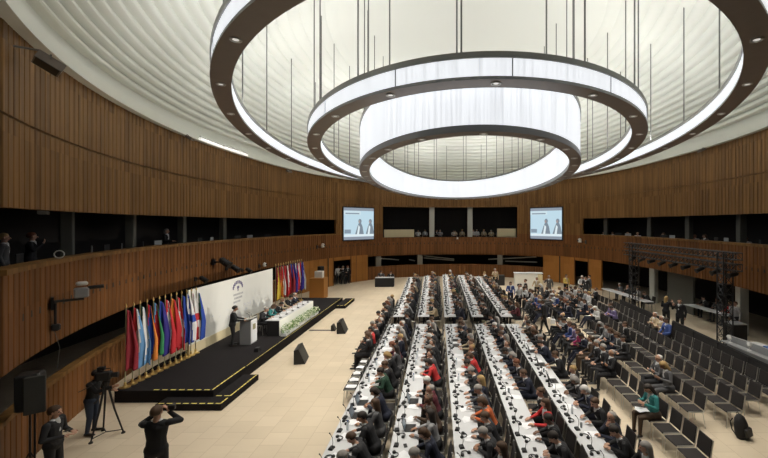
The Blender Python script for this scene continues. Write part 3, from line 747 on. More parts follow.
for i in range(5):
    tb = f"{ordinal(i + 1)} table"
    for blk, ya, yb, step in (('near', 6.75, 18.8, .70), ('far', 20.9, 36.2 - abs(i - 2) * .5, .72)):
        n = 0; y = ya + rnd.uniform(0, .2)
        while y < yb:
            n += 1; x = tx(i, y); jit = rnd.uniform(-.04, .04); seatx = x + .70 + rnd.uniform(-.03, .05)
            pos = f"{ordinal(n)} seat from the front at {blk} block's {tb}"
            near = y < 14.5
            ch = place(chair_near if near else chair_far, (seatx, y + jit, 0), WEST + rnd.uniform(-.12, .12), f"black meeting chair, {pos}", 'chair', 'chairs along the long tables')
            occ = rnd.random() < (.93 if blk == 'near' else .95)
            if (i, n) in SPECIAL and blk == 'near': occ = True
            if occ:
                jk = rnd.choice(suits if rnd.random() < .75 else dull); kd = rnd.choice(['t1', 't2', 't1', 't2', 't3', 't4', 't5', 't6'])
                if jk in ('red', 'orange', 'white', 'beige', 'maroon') and rnd.random() < .6: kd = rnd.choice(['t4', 't5'])
                hc = None
                if (i, n) in SPECIAL and blk == 'near': kd, jk, hc = SPECIAL[(i, n)]
                sit(kd, seatx, y + jit, WEST + rnd.uniform(-.15, .15), f"person in {CNAME[jk]}, {pos}", 'delegates along the long tables', jk, hairc=hc)
            # equipment in front of the seat
            tz = .746; nr = y < 15
            place(mic_n if nr else mic_f, (x - .19 + rnd.uniform(-.05, .08), y + .22 + rnd.uniform(-.06, .06), tz), -WEST + rnd.uniform(-.3, .3), f"black table microphone, {pos}", 'microphone', 'microphones on the long tables')
            place(ph_n if nr else ph_f, (x - .15 + rnd.uniform(-.05, .08), y - .06 + rnd.uniform(-.04, .04), tz), rnd.uniform(-2, 2), f"black headphones lying on white top, {pos}", 'headphones', 'headphones on the long tables')
            if rnd.random() < .8: place(rnd.choice(papers), (x + rnd.uniform(.0, .14), y - .05 + rnd.uniform(-.10, .10), tz), WEST + rnd.uniform(-.3, .3), f"loose white papers, {pos}", 'paper', 'papers on the long tables')
            q = rnd.random()
            if q < .14 and y < 30: place(laptop, (x + .08, y + .30, tz), WEST, f"black laptop, {pos}", 'laptop', 'laptops on the long tables')
            elif q < .30: place(bottle, (x - .02, y + .33, tz), 0, f"small clear water bottle, {pos}", 'bottle', 'bottles on the long tables')
            elif q < .50: place(glass, (x - .03, y + .34, tz), 0, f"drinking glass, {pos}", 'glass', 'glasses on the long tables')
            elif q < .68: place(phone, (x + .02, y + .27, tz), rnd.uniform(-1, 1), f"black mobile phone lying flat, {pos}", 'phone', 'phones on the long tables')
            y += step
# the file of chairs on the stage side of the first table
for k in range(26):
    y = 12.35 + .56 * k
    if y > 24.6: break
    x = tx(0, y) - .62; nr = y < 17; pos = f"{ordinal(k + 1)} from the front in the file beside the first table"
    place(chair_near if nr else chair_far, (x, y, 0), WEST + rnd.uniform(-.05, .05), f"black chair, {pos}", 'chair', 'chairs beside the first table')
    if k < 5: place(papers[k % 4], (x - .02, y, .472), WEST, f"white papers on seat, {pos}", 'paper', 'papers on the seats beside the first table')
    elif rnd.random() < .85 or k in (5, 6):
        jk = {5: 'black', 6: 'black', 7: 'red'}.get(k) or rnd.choice(dull); sit('a1' if k == 5 else rnd.choice(['a1', 'a2', 'a3', 'a4', 'a5']), x, y, WEST, f"person in {CNAME[jk]}, {pos}", 'people beside the first table', jk, hairc={5: 'hair_brown', 7: 'hair_dark'}.get(k))

# ---------------------------------------------------------------- audience chairs on the right, in files facing the stage
FILES = [(5.62, 8.75, 28.0), (6.95, 10.95, 28.2), (8.05, 10.95, 28.0), (9.08, 11.65, 27.5), (10.08, 11.95, 26.5)]
BRIGHT = {(0, 8): ('a3', 'magenta', 'hair_brown'), (0, 9): ('a4', 'purple', 'hair_dark')}
for c, (fx, y0, y1) in enumerate(FILES):
    k = 0
    y = y0
    while y < y1:
        k += 1; nr = y < 16.5; x = fx + rnd.uniform(-.03, .03)
        if 19.0 < y < 21.4 and c < 2 : y += .56; continue
        pos = f"{ordinal(k)} from the front in audience file {['nearest the tables', 'second from the tables', 'third from the tables', 'second from the barrier', 'beside the barrier'][c]}"
        if c == 0: occp = (k == 4) or (13.0 < y < 19 and rnd.random() < .9) or (y > 21 and rnd.random() < .9)
        elif c == 1: occp = (12.0 < y < 13.0) or (14.6 < y < 19 and rnd.random() < .75) or (y > 21 and rnd.random() < .9)
        elif c == 2: occp = (15.5 < y < 19 and rnd.random() < .5) or (y > 19 and rnd.random() < .75)
        elif c == 3: occp = (y > 18 and y < 22 and rnd.random() < .35) or (y > 24 and rnd.random() < .6)
        else: occp = 17.2 < y < 18.7 or (y > 25.4 and rnd.random() < .6)
        place(aud_near if nr else aud_far, (x, y, 0), WEST + rnd.uniform(-.04, .04), f"{'occupied' if occp else 'empty'} black chair, {pos}", 'chair', 'audience chairs on the right')
        if occp:
            jk = rnd.choice(['black', 'charcoal', 'navy', 'grey', 'blue', 'lilac', 'white', 'beige', 'black', 'charcoal', 'navy', 'lightgrey', 'brown', 'black', 'charcoal', 'navy', 'grey', 'brown'] if y < 22 else ['black', 'charcoal', 'navy', 'grey', 'blue', 'white', 'beige', 'black', 'charcoal', 'lightgrey', 'brown'])
            kd = rnd.choice(['a1', 'a2', 'a3', 'a4', 'a5', 'a6']); hc = None; kw = {}
            if c == 0 and k == 4: kd, jk, hc = 'a3', 'teal', 'hair_dark'; kw = dict(trousers='brown')
            if c == 0 and 12.9 < y < 14.6: kd, jk, hc = ('a2', 'black', 'hair_grey') if y < 13.7 else ('a1', 'charcoal', 'hair_grey')
            if c == 0 and 15.5 < y < 17.4: jk = ['magenta', 'lilac', 'blue', 'yellow'][int((y - 15.5) / .56) % 4]; kd = 'a4'
            if c == 1 and y < 12.55: kd, jk, hc = 'a3', 'grey', 'hair_blond'; kw = dict(trousers='grey')
            elif c == 1 and y < 13: kd, jk, hc = 'a2', 'grey', 'hair_white'; kw = dict(trousers='charcoal')
            if c == 4 and y < 19: kd, jk, hc = ('a1', 'blue', 'hair_dark') if y < 17.9 else ('a2', 'beige', 'hair_white')
            o = sit(kd, x, y, WEST + rnd.uniform(-.15, .15), f"person in {CNAME[jk]}, {pos}", 'people in the audience chairs', jk, hairc=hc, **kw)
            if c == 0 and k == 4 : place(papers[1], (x - .30, y, .66), WEST, 'white papers on the lap of the person in teal', 'paper')
        y += .56

# ---------------------------------------------------------------- stage
SH = .38
mb = MB(); mb.add([(-10.55, 12.25, 0), (-7.40, 12.25, 0), (-7.40, 27.6, 0), (-10.9, 27.6, 0), (-10.9, 14.5, 0), (-10.55, 12.25, SH), (-7.40, 12.25, SH), (-7.40, 27.6, SH), (-10.9, 27.6, SH), (-10.9, 14.5, SH)],
       [(4, 3, 2, 1, 0), (5, 6, 7, 8, 9), (0, 1, 6, 5), (1, 2, 7, 6), (2, 3, 8, 7), (3, 4, 9, 8), (4, 0, 5, 9)])
stage = empty('stage_platform'); tag(stage, 'low black carpeted stage platform in front of the flags and white backdrop', 'stage')
mb.build('platform_deck', 'carpet', stage)
def dashes(parent, pts, wd=.045, dash=.17, gap=.10, z=0):
    mb = MB()
    for (p, q) in zip(pts[:-1], pts[1:]):
        p = Vector(p); q = Vector(q); d = q - p; L_ = d.length; d.normalize(); n = Vector((-d.y, d.x, 0)); s = 0
        while s + .03 < L_:
            e = min(L_, s + dash); a = p + d * s; b = p + d * e
            mb.add([a - n * wd / 2, b - n * wd / 2, b + n * wd / 2, a + n * wd / 2, a - n * wd / 2 + Vector((0, 0, .003)), b - n * wd / 2 + Vector((0, 0, .003)), b + n * wd / 2 + Vector((0, 0, .003)), a + n * wd / 2 + Vector((0, 0, .003))],
                   [(4, 5, 6, 7), (0, 1, 5, 4), (2, 3, 7, 6), (1, 2, 6, 5), (3, 0, 4, 7)])
            s = e + gap
    mb.build('edge_marking', 'yellow_tape', parent)
dashes(stage, [(-9.35, 12.32, SH), (-7.47, 12.32, SH)]); dashes(stage, [(-7.47, 12.32, SH), (-7.47, 14.3, SH)], gap=.03)
dashes(stage, [(-7.45, 14.4, SH), (-7.45, 27.4, SH)], wd=.02, gap=.02)
def step(x0, x1, y0, y1, label):
    o = empty('stage_step'); tag(o, label, 'step', 'steps of the stage'); mb = MB(); mb.box(x0, x1, y0, y1, 0, .19); mb.build('step_deck', 'carpet', o)
    dashes(o, [(x0 + .05, y0 + .07, .19), (x1 - .06, y0 + .07, .19)], gap=.08); dashes(o, [(x1 - .06, y0 + .07, .19), (x1 - .06, y1 - .05, .19)], gap=.03)
step(-8.85, -6.84, 11.72, 12.245, 'low black step along the camera end of the stage'); 
step(-7.395, -6.84, 12.25, 14.05, 'low black step round the near corner of the stage edge')
step(-7.395, -6.75, 25.8, 28.4, 'low black step at the far end of the stage')
# backdrop
bd = empty('backdrop_panel', (-10.32, 19.2, SH)); tag(bd, 'long white backdrop panel with a small arched emblem behind the speaker', 'backdrop')
mb = MB(); mb.box(-.04, 0, -3.75, 3.72, .40, 2.64); mb.build('panel', 'white_cloth', bd)
mb = MB(); mb.box(-.05, .015, -3.75, 3.72, 0, .40); mb.build('base_board', 'cream', bd)
mb = MB()
for k in range(9):                                  # arched emblem
    t = PI * (k + .5) / 9; y = -.10 + -.42 * math.cos(t); z = 2.13 + .30 * math.sin(t)
    mb.box(0, .006, y - .05, y + .04, z - .09, z + .07)
mb.box(0, .006, -.18, 0, 2.10, 2.22); mb.box(0, .006, -.13, -.06, 1.98, 2.1); mb.build('emblem', 'purple_ink', bd)
mb = MB()
for r_, (z, a, b) in enumerate(((1.78, -.5, .32), (1.60, -.42, .30), (1.42, -.5, .1))):
    y = a; q = random.Random(r_)
    while y < b: l = q.uniform(.05, .12); mb.box(0, .005, y, y + l, z, z + .09); y += l + .04
mb.build('text_lines', 'grey_ink', bd)
mb = MB(); q = random.Random(3)
for k in range(70):
    y = q.gauss(1.0, 1.4); z = q.gauss(1.0, .22)
    if -3.5 < y < 3.5: s_ = q.uniform(.02, .05); mb.lathe([(s_, 0), (s_, .004)], (0, 0, 0), 8, mx=Matrix.Translation((0, y, z)) @ Matrix.Rotation(R(90), 4, 'Y'))
mb.build('dot_pattern', 'lightdot' if 'lightdot' in M else 'paper', bd)
# lectern and speaker
lc = empty('lectern', (-8.78, 17.15, SH)); tag(lc, 'pale grey lectern on the stage in front of the white backdrop', 'lectern')
mb = MB(); mb.box(-.27, .20, -.26, .30, 0, 1.02); mb.build('body', 'grey_plastic', lc)
mb = MB(); mb.box(.20, .225, -.24, .28, .05, 1.06); mb.build('front_board', 'paper', lc)
mb = MB(); mb.box(.225, .23, -.10, .14, .62, .86); mb.build('badge', 'olive', lc)
mb = MB(); mb.add([(-.33, -.30, 1.0), (.22, -.30, 1.12), (.22, .34, 1.12), (-.33, .34, 1.0), (-.33, -.30, 1.03), (.22, -.30, 1.15), (.22, .34, 1.15), (-.33, .34, 1.03)], [(0, 3, 2, 1), (4, 5, 6, 7), (0, 1, 5, 4), (1, 2, 6, 5), (2, 3, 7, 6), (3, 0, 4, 7)]); mb.build('reading_top', 'column_white', lc)
for s in (-1, 1): mb = MB(); mb.tube([(.1, s * .1, 1.1), (.05, s * .1, 1.3), (-.1, s * .08, 1.36)], .008, 5); mb.build('microphone', 'black', lc)
STAND = dict(rest=standing('person', ('rest', 'rest'), pitch=-14, lean=5), photo=standing('person', ('camera', 'camera'), pitch=0, yaw=-12, lean=2, voxel=.009),
             side=standing('person', ('held', 'held'), pitch=-4, lean=2, style='curly', voxel=.009), op=standing('person', ('front', 'reach'), pitch=-12, lean=8),
             walk=standing('person', ('down', 'front'), stride=.22, lean=6), chat=standing('person', ('down', 'raise'), yaw=20), chatw=standing('person', ('front', 'raise'), yaw=-15, style='long', female=True),
             still=standing('person', ('down', 'down'), yaw=5), wom=standing('person', ('down', 'front'), style='bob', female=True))
def stand(kind, x, y, z, rz, label, jacket, group=None, sc=1.0, **kw):
    o = dress_copy(STAND[kind], jacket=jacket, **kw); o.location = (x, y, z); o.rotation_euler = (0, 0, R(rz)); o.scale = (sc * 1.09, sc * 1.09, sc)
    return tag(o, label, 'person', group)
EAST = -90
stand('rest', -9.32, 16.80, SH, -62, 'person in a black suit speaking at the lectern on stage', 'black', hairc='hair_dark', skin='skin_tan')
# flags
def flag(x, y, z, cols, label, group, lean, H_=2.62, seed=0, cross=None, sc=1.0):
    r2 = random.Random(seed); root = empty('flag_on_stand', (x, y, z), r2.uniform(-.2, .2)); tag(root, label, 'flag', group)
    mb = MB(); mb.lathe([(.15, 0), (.15, .02), (.09, .04), (.04, .07), (.035, .16), (.02, .17)], n=12); mb.build('base', 'gold', root)
    mb = MB(); mb.tube([(0, 0, .1), (0, lean, H_)], .016, 6); mb.build('pole', 'olive', root)
    mb = MB(); mb.lathe([(.018, 0), (.03, .04), (.004, .13)], (0, lean, H_), 8); mb.build('finial', 'gold', root)
    nz, nx = 26, 11; vs = []; fs = []; mi = []
    top = H_ - .06; hoist = 1.05; fall = 1.92 + r2.uniform(-.1, .12); ph = r2.uniform(0, 6)
    for i in range(nz + 1):
        t = i / nz
        for j in range(nx + 1):
            u = j / nx; wd = (.10 + .24 * min(1, t * 1.6)) * (1.0 - .12 * t)
            fold = .045 * math.sin(u * 9 + ph + 2 * t) * min(1, t * 3 + .15)
            yy = lean * (1 - t * .6) + u * wd * (1 if t < .7 else .95) * math.cos(.3) * .5
            vs.append((.02 + wd * u * .85 + .0, yy + fold, top - fall * t - .08 * u * (1 - t) - .04 * math.sin(u * 7 + ph) * t))
    for i in range(nz):
        for j in range(nx):
            fs.append((i * (nx + 1) + j, i * (nx + 1) + j + 1, (i + 1) * (nx + 1) + j + 1, (i + 1) * (nx + 1) + j))
            u = j / nx; t = i / nz; n = len(cols)
            if cross: q = 1 if (abs(t - .48) < .07 or abs(u - .45 - (t - .48) * .4) < .10) else 0
            else: q = int(min(n - 1, max(0, (u * .75 + t * .42 + .04 * math.sin(u * 8)) * n)))
            mi.append(q)
    k = len(mb.v); mb = MB()
    for f_, q in zip(fs, mi): pass
    mb.v = vs; mb.f = fs; mb.m = mi; mb.uv = [[(0, 0)] * 4 for _ in fs]
    o = mb.build('flag_cloth', ['flag_' + c for c in cols], root, True)
    s_ = o.modifiers.new('thickness', 'SOLIDIFY'); s_.thickness = .004
    root.scale = (sc,) * 3
    return root
for k, c in dict(red=(.55, .02, .03), crimson=(.28, .015, .03), white=(.80, .80, .80), blue=(.02, .07, .42), lightblue=(.16, .38, .72), orange=(.80, .25, .04), green=(.03, .24, .09), darkgreen=(.02, .08, .05),
                 yellow=(.78, .56, .06), navy=(.03, .02, .24), black=(.02, .02, .02)).items(): mat('flag_' + k, c, .75)
near_flags = [(['crimson'], 'plain dark red'), (['red', 'white', 'lightblue'], 'red, white and pale blue'), (['darkgreen', 'white', 'lightblue'], 'dark green and white'), (['red', 'blue', 'orange'], 'red, blue and orange'),
              (['lightblue', 'red', 'green'], 'pale blue, red and green'), (['blue', 'navy'], 'dark blue'), (['red', 'white', 'red'], 'red and white striped'), (['orange', 'red'], 'orange and red'),
              (['red', 'white'], 'red with a white cross'), (['blue'], 'plain blue'), (['white', 'blue'], 'white with a blue cross'), (['white', 'red'], 'white with a red cross'), (['white', 'darkgreen', 'blue'], 'white, green and blue')]
for k, (c, nm) in enumerate(near_flags):
    flag(-10.42 + .012 * k, 12.5 + .275 * k, SH, c, f"{nm} flag, {ordinal(k + 1)} from the camera in the near row", 'flags in the near row on the stage', .05, 2.58, k, cross=k in (8, 10, 11))
far_flags = [(['crimson', 'yellow'], 'dark red and yellow'), (['crimson', 'orange'], 'dark red and orange'), (['red', 'white'], 'red and white'), (['red'], 'plain red'), (['crimson', 'white', 'red'], 'dark red, white and red'), (['crimson'], 'plain dark red'),
             (['blue', 'crimson'], 'blue and dark red'), (['navy'], 'plain dark blue'), (['white', 'navy', 'red'], 'white, dark blue and red'), (['red', 'white', 'navy'], 'red, white and dark blue'), (['red', 'navy'], 'red and dark blue'), (['navy', 'white'], 'dark blue and white')]
for k, (c, nm) in enumerate(far_flags):
    flag(-10.35 + .03 * k, 23.35 + .30 * k, SH, c, f"{nm} flag, {ordinal(k + 1)} beyond the white backdrop", 'flags in the far row on the stage', .05, 2.75, 40 + k)
# head table on the stage
ht = empty('head_table', (-8.2, 20.45, SH)); tag(ht, 'long head table with white cloth front standing on the stage', 'table')
mb = MB(); mb.rbox(-.33, .33, -2.3, 2.3, .715, .745, .006); mb.build('tabletop', 'table_white', ht)
mb = MB(); mb.box(.335, .35, -2.3, 2.3, .02, .745); mb.build('cloth_front', 'white_cloth', ht)
mb = MB(); mb.box(-.25, .33, -2.28, -2.24, 0, .71); mb.build('end_panel', 'black_cloth', ht)
for y in (-2.15, 0, 2.15): mb = MB(); mb.box(-.26, -.22, y - .02, y + .02, 0, .715); mb.build('leg', 'metal_dark', ht)
EASTR = R(-90)
for k, (jk, kd, hc, nm) in enumerate([('charcoal', 't1', 'hair_grey', 'charcoal'), ('teal', 't5', 'hair_brown', 'teal'), ('black', 't2', 'hair_dark', 'black'), ('beige', 't4', 'hair_blond', 'beige'), ('black', 't1', 'hair_dark', 'black'), ('navy', 't3', 'hair_grey', 'navy')]):
    y = 18.55 + .74 * k; place(chair_far, (-8.95, y, SH), EASTR, f'black chair, {ordinal(k + 1)} from the lectern behind the head table', 'chair', 'chairs behind the head table')
    sit(kd, -8.93, y, EASTR, f'person in {nm}, {ordinal(k + 1)} from the lectern behind the head table', 'people behind the head table', jk, z=SH, hairc=hc)
    place(mic_f, (-8.02, y + .1, SH + .746), EASTR * -1, f'black table microphone, {ordinal(k + 1)} from the lectern on the head table', 'microphone', 'microphones on the head table')
    place(papers[k % 4], (-8.25, y - .1, SH + .746), EASTR, f'white papers, {ordinal(k + 1)} from the lectern on the head table', 'paper', 'papers on the head table')
# flower boxes in front of the head table
def flowers(x, y, k):
    root = empty('flower_arrangement', (x, y, SH)); tag(root, f'bank of green leaves and white blossoms, {ordinal(k + 1)} from the lectern before the head table', 'flowers', 'flowers before the head table')
    mb = MB(); mb.box(-.13, .13, -.37, .37, 0, .14, tx=-.02); mb.build('planter_box', 'paper', root)
    q = random.Random(k); mb = MB(); m2 = MB()
    for _ in range(190):
        bx_, by = q.uniform(-.16, .2), q.uniform(-.38, .38); z = .12 + q.uniform(0, .34) * (1 - abs(bx_)); a = q.uniform(0, 6.3); l = q.uniform(.06, .12)
        d = Vector((math.cos(a), math.sin(a), q.uniform(-.1, .9))).normalized(); n = d.cross(Vector((0, 0, 1))).normalized() * l * .28; p = Vector((bx_, by, z))
        mb.add([p, p + d * l * .5 + n, p + d * l, p + d * l * .5 - n], [(0, 1, 2, 3)])
    for _ in range(26):
        m2.ball((q.uniform(-.12, .24), q.uniform(-.37, .37), q.uniform(.18, .50)), q.uniform(.02, .035), n=6)
    mb.build('foliage', 'leaf', root); m2.build('blossoms', 'blossom', root)
for k in range(6): flowers(-7.66, 18.5 + .77 * k, k)
# wedge monitors on the floor
def wedge(x, y, rz, s, label):
    root = empty('floor_monitor', (x, y, 0), R(rz)); tag(root, label, 'monitor', 'monitors on the floor by the stage')
    mb = MB(); mb.add([(-.45 * s, -.22 * s, 0), (.45 * s, -.22 * s, 0), (.45 * s, .22 * s, 0), (-.45 * s, .22 * s, 0), (-.45 * s, .05 * s, .62 * s), (.45 * s, .05 * s, .62 * s), (.45 * s, .22 * s, .56 * s), (-.45 * s, .22 * s, .56 * s)],
                      [(0, 3, 2, 1), (4, 5, 6, 7), (0, 1, 5, 4), (1, 2, 6, 5), (2, 3, 7, 6), (3, 0, 4, 7)]); mb.build('casing', 'black', root)
    mx = Matrix.Translation((0, -.222 * s, 0)) @ Matrix.Rotation(-math.atan2(.27, .62), 4, 'X'); mb = MB(); mb.box(-.40 * s, .40 * s, -.006, .0, .06 * s, .62 * s, mx=mx); mb.build('screen', 'dark_panel', root)
wedge(-6.0, 16.0, 100, 1.0, 'black tilted floor monitor beside the stage, nearest the camera'); wedge(-5.45, 20.3, 95, 1.0, 'black tilted floor monitor on the floor, larger of the far pair')
wedge(-6.0, 20.6, 95, .5, 'small black wedge box between the stage and the far floor monitor')
mb = MB(); mb.box(-7.3, -6.1, 20.45, 20.62, 0, .015, tx=.01, ty=.01); tag(mb.build('cable_cover', 'black'), 'flat black cable cover running from the stage across the floor', 'cable cover')
mb = MB(); mb.box(-7.95, -7.75, 15.9, 16.15, SH, SH + .16, tx=.03, ty=.03); tag(mb.build('stage_box', 'black'), 'small black box lying near the stage edge by the lectern', 'box')

# ---------------------------------------------------------------- camera crew and near left
stand('photo', -6.02, 8.0, 0, 14, 'person in a dark suit raising a camera, seen from behind', 'black', hairc='hair_brown', skin='skin_pale', sc=1.10)
cm = empty('photo_camera', (-5.88, 8.25, 1.765), R(14)); tag(cm, 'small black camera held up by the person seen from behind', 'camera')
mb = MB(); mb.rbox(-.07, .07, -.03, .04, -.05, .05, .01); mb.build('camera_body', 'black', cm); mb = MB(); mb.lathe([(.035, 0), (.04, .09)], n=12, mx=Matrix.Translation((0, .04, 0)) @ Matrix.Rotation(R(-90), 4, 'X')); mb.build('lens', 'black', cm)
stand('side', -8.52, 8.35, 0, -80, 'person with curly hair in a grey suit holding papers, bottom left', 'charcoal', hairc='hair_brown', skin='skin_pale', trousers='charcoal')
o = place(phone, (-8.25, 8.40, 1.19), 0, 'small pale notepad in the hands of the curly-haired person', 'notepad'); 
stand('op', -9.62, 10.45, 0, -80, 'person in black with jeans operating the television camera', 'black', trousers='jeans', hairc='hair_dark', skin='skin_tan', shirt='black')
tv = empty('television_camera', (-9.14, 10.35, 1.5), R(-70)); tag(tv, 'black television camera on a tripod beside the wooden wall', 'camera')
mb = MB(); mb.rbox(-.09, .09, -.22, .12, .0, .22, .02); mb.build('camera_body', 'black', tv)
mb = MB(); mb.lathe([(.05, 0), (.07, .10), (.075, .16)], n=14, mx=Matrix.Translation((0, .11, .11)) @ Matrix.Rotation(R(-90), 4, 'X')); mb.build('lens', 'metal_dark', tv)
mb = MB(); mb.box(-.12, .0, -.20, -.05, .24, .34); mb.build('viewfinder', 'black', tv); mb = MB(); mb.tube([(0, .1, .22), (0, .1, .30), (0, -.1, .30), (0, -.1, .22)], .012, 6); mb.build('handle', 'black', tv)
mb = MB(); mb.tube([(.06, -.1, -.02), (.2, -.5, -.18)], .011, 6); mb.build('pan_bar', 'metal_dark', tv)
tp = empty('camera_tripod', (-9.14, 10.35, 0)); tag(tp, 'black tripod carrying the television camera beside the wooden wall', 'tripod')
mb = MB(); mb.lathe([(.06, 0), (.09, .1), (.07, .16)], (0, 0, 1.34), 10); mb.build('head', 'black', tp)
for k in range(3):
    a = R(20 + 120 * k); mb = MB(); mb.tube([(.04 * math.cos(a), .04 * math.sin(a), 1.36), (.18 * math.cos(a), .18 * math.sin(a), .70), (.38 * math.cos(a), .38 * math.sin(a), .03)], .028, 6, r1=.018); l = mb.build('leg', 'metal_dark', tp)
    mb = MB(); mb.lathe([(.05, 0), (.04, .04)], (.38 * math.cos(a), .38 * math.sin(a), 0), 8); mb.build('foot', 'black', l)
mb = MB()
for k in range(3): a = R(20 + 120 * k); mb.tube([(0, 0, .10), (.35 * math.cos(a), .35 * math.sin(a), .10)], .013, 5)
mb.build('spreader', 'metal_dark', tp)
# loudspeaker and monitor on stands at the far left
def loudspeaker(x, y, z, rz, wd, h, label, dx=.4):
    root = empty('loudspeaker', (x, y, z), R(rz)); tag(root, label, 'loudspeaker', None)
    mb = MB(); mb.rbox(-wd / 2, wd / 2, -dx / 2, dx / 2, 0, h, .03); mb.build('cabinet', 'black', root); mb = MB(); mb.box(-wd / 2 + .04, wd / 2 - .04, dx / 2, dx / 2 + .012, .04, h - .04); mb.build('grille', 'metal_dark', root); return root
def speaker_stand(x, y, h, label):
    root = empty('speaker_stand', (x, y, 0)); tag(root, label, 'stand', None); mb = MB(); mb.tube([(0, 0, .1), (0, 0, h)], .022, 8); mb.build('pole', 'metal_dark', root)
    for k in range(3): a = R(10 + 120 * k); mb = MB(); mb.tube([(0, 0, .75), (.42 * math.cos(a), .42 * math.sin(a), .015)], .014, 5); mb.build('leg', 'metal_dark', root)
loudspeaker(-9.02, 8.35, 1.68, -60, .36, .78, 'black loudspeaker on a stand in front of the left wall'); speaker_stand(-9.02, 8.35, 1.68, 'black tripod stand under the left loudspeaker')
mn = empty('stand_monitor', (-8.78, 8.22, 1.64), R(-140)); tag(mn, 'grey flat monitor beside the left loudspeaker, on a pole', 'monitor')
mb = MB(); mb.rbox(-.17, .17, -.03, .03, .0, .80, .015); mb.build('casing', 'dark_panel', mn); mb = MB(); mb.tube([(0, 0, -1.62), (0, 0, .1)], .02, 6); mb.build('pole', 'metal_dark', mn); mb = MB(); mb.lathe([(.25, 0), (.2, .03)], (0, 0, -1.64), 12); mb.build('base', 'black', mn)
# ---------------------------------------------------------------- fixtures on the timber skirt
def wall_pt(px, h, d=0.0):
    a = al_of(px); p = hp(a, -d); return Vector((p.x, p.y, h)), a
def bracket_lamp(px, py, kind, label, sc=1.0):
    a = al_of(px); p = hp(a, -.02); h = EYE - (py - PY) * p.y / F; inward = (Vector((CX, p.y, 0)) - Vector((p.x, p.y, 0))).normalized()
    root = empty('wall_spotlight' if kind != 'cam' else 'wall_camera', (p.x, p.y, h), math.atan2(inward.y, inward.x)); root.scale = (sc,) * 3; tag(root, label, 'spotlight' if kind != 'cam' else 'camera', 'fixtures on the gallery front')
    mb = MB(); mb.box(0, .03, -.10, .10, -.1, .1); mb.tube([(0, 0, 0), (.32, 0, 0)], .022, 6); mb.build('bracket', 'metal_dark', root)
    mb = MB()
    if kind == 'cam': mb.lathe([(.09, 0), (.10, .1), (.08, .2), (.03, .23)], (.34, 0, -.02), 12); mb.build('housing', 'signal_white', root); mb = MB(); mb.lathe([(.045, 0), (.05, .06)], n=10, mx=Matrix.Translation((.42, 0, .08)) @ Matrix.Rotation(R(90), 4, 'Y')); mb.build('lens', 'black', root)
    else:
        mx = Matrix.Translation((.42, 0, -.02)) @ Matrix.Rotation(R(125), 4, 'Y'); mb.lathe([(.06, -.22), (.11, -.16), (.12, .14), (.14, .18)], n=12, mx=mx); mb.build('lamp_housing', 'black', root)
        mb = MB(); mb.lathe([(.11, .165), (.11, .175)], n=12, mx=mx); mb.build('lamp_glass', 'glass_grey', root)
        mb = MB(); mb.tube([(.30, -.16, 0), (.42, -.16, -.02), (.42, .16, -.02), (.30, .16, 0)], .012, 5); mb.build('yoke', 'metal_dark', root)
    return root
bracket_lamp(213, 262, 'lamp', 'large black stage spotlight on the gallery front above the backdrop', 1.6); bracket_lamp(226, 268, 'lamp', 'black spotlight pointing down, just right of the large spotlight', 1.3)
bracket_lamp(242, 270, 'lamp', 'smaller black spotlight over the middle of the backdrop', 1.0); bracket_lamp(259, 266, 'cam', 'small white camera on the gallery front above the emblem', 1.1)
bracket_lamp(317, 247, 'cam', 'small white camera on the gallery front left of the projection screen', 1.5); bracket_lamp(586, 242, 'cam', 'small white camera on the gallery front below the right opening', 1.6); bracket_lamp(195, 279, 'lamp', 'black spotlight on the gallery front above the left backdrop end', 1.0)
bracket_lamp(450, 239, 'cam', 'tiny white camera in the middle of the far gallery front', 1.0)
# remote camera on a long arm on the left gallery front
a = al_of(50); p = hp(a, -.02); hz = EYE - (302 - PY) * p.y / F; inn = math.atan2(CY - p.y, CX - p.x)
rc = empty('remote_camera', (p.x, p.y, hz), inn); tag(rc, 'grey remote camera on a black arm fixed to the left gallery front', 'camera')
mb = MB(); mb.box(0, .05, -.12, .12, -.2, .12); mb.tube([(0, 0, 0), (.62, 0, 0)], .035, 8); mb.tube([(.08, 0, -.04), (.08, 0, -.62)], .03, 8); mb.build('arm', 'black', rc)
mb = MB(); mb.rbox(.42, .72, -.13, .13, .04, .30, .03); mb.build('housing', 'grey_plastic', rc); mb = MB(); mb.rbox(.46, .70, -.10, .10, .36, .46, .03); mb.build('top_cap', 'signal_white', rc)
mb = MB(); mb.tube([(.70, 0, .28), (1.02, -.05, .30)], .05, 8); mb.build('lens', 'black', rc); mb = MB(); mb.rbox(-.0, .18, -.1, .1, -.75, -.58, .03); mb.build('joint', 'metal_dark', rc)
mb = MB(); P0 = (.05, .05, -.7); mb.tube([P0, (.16, .02, -1.2), (.12, .10, -1.75)], .008, 5); mb.build('cable', 'rod_metal', rc)
# flood lights at the cove
def flood(px, py, label, sc=1.0):
    a = al_of(px); p = hp(a, -.15); h = EYE + (PY - py) * p.y / F; root = empty('floodlight', (p.x, p.y, min(h, Z_TOP - .02)), math.atan2(CY - p.y, CX - p.x)); root.scale = (sc,) * 3; tag(root, label, 'floodlight', 'floodlights under the ceiling edge')
    mb = MB(); mb.tube([(-.12, 0, .02), (.15, 0, .05), (.25, 0, -.06)], .016, 6); mb.tube([(.25, -.2, -.1), (.25, -.2, -.04), (.25, .2, -.04), (.25, .2, -.1)], .012, 5); mb.build('bracket', 'rod_metal', root)
    mx = Matrix.Translation((.25, 0, -.12)) @ Matrix.Rotation(R(28), 4, 'Y'); mb = MB(); mb.box(-.16, .16, -.19, .19, -.06, .06, 0, mx, ); mb.build('housing', 'bronze', root); mb = MB(); mb.box(-.14, .14, -.17, .17, -.066, -.06, 0, mx); mb.build('glass', 'black', root)
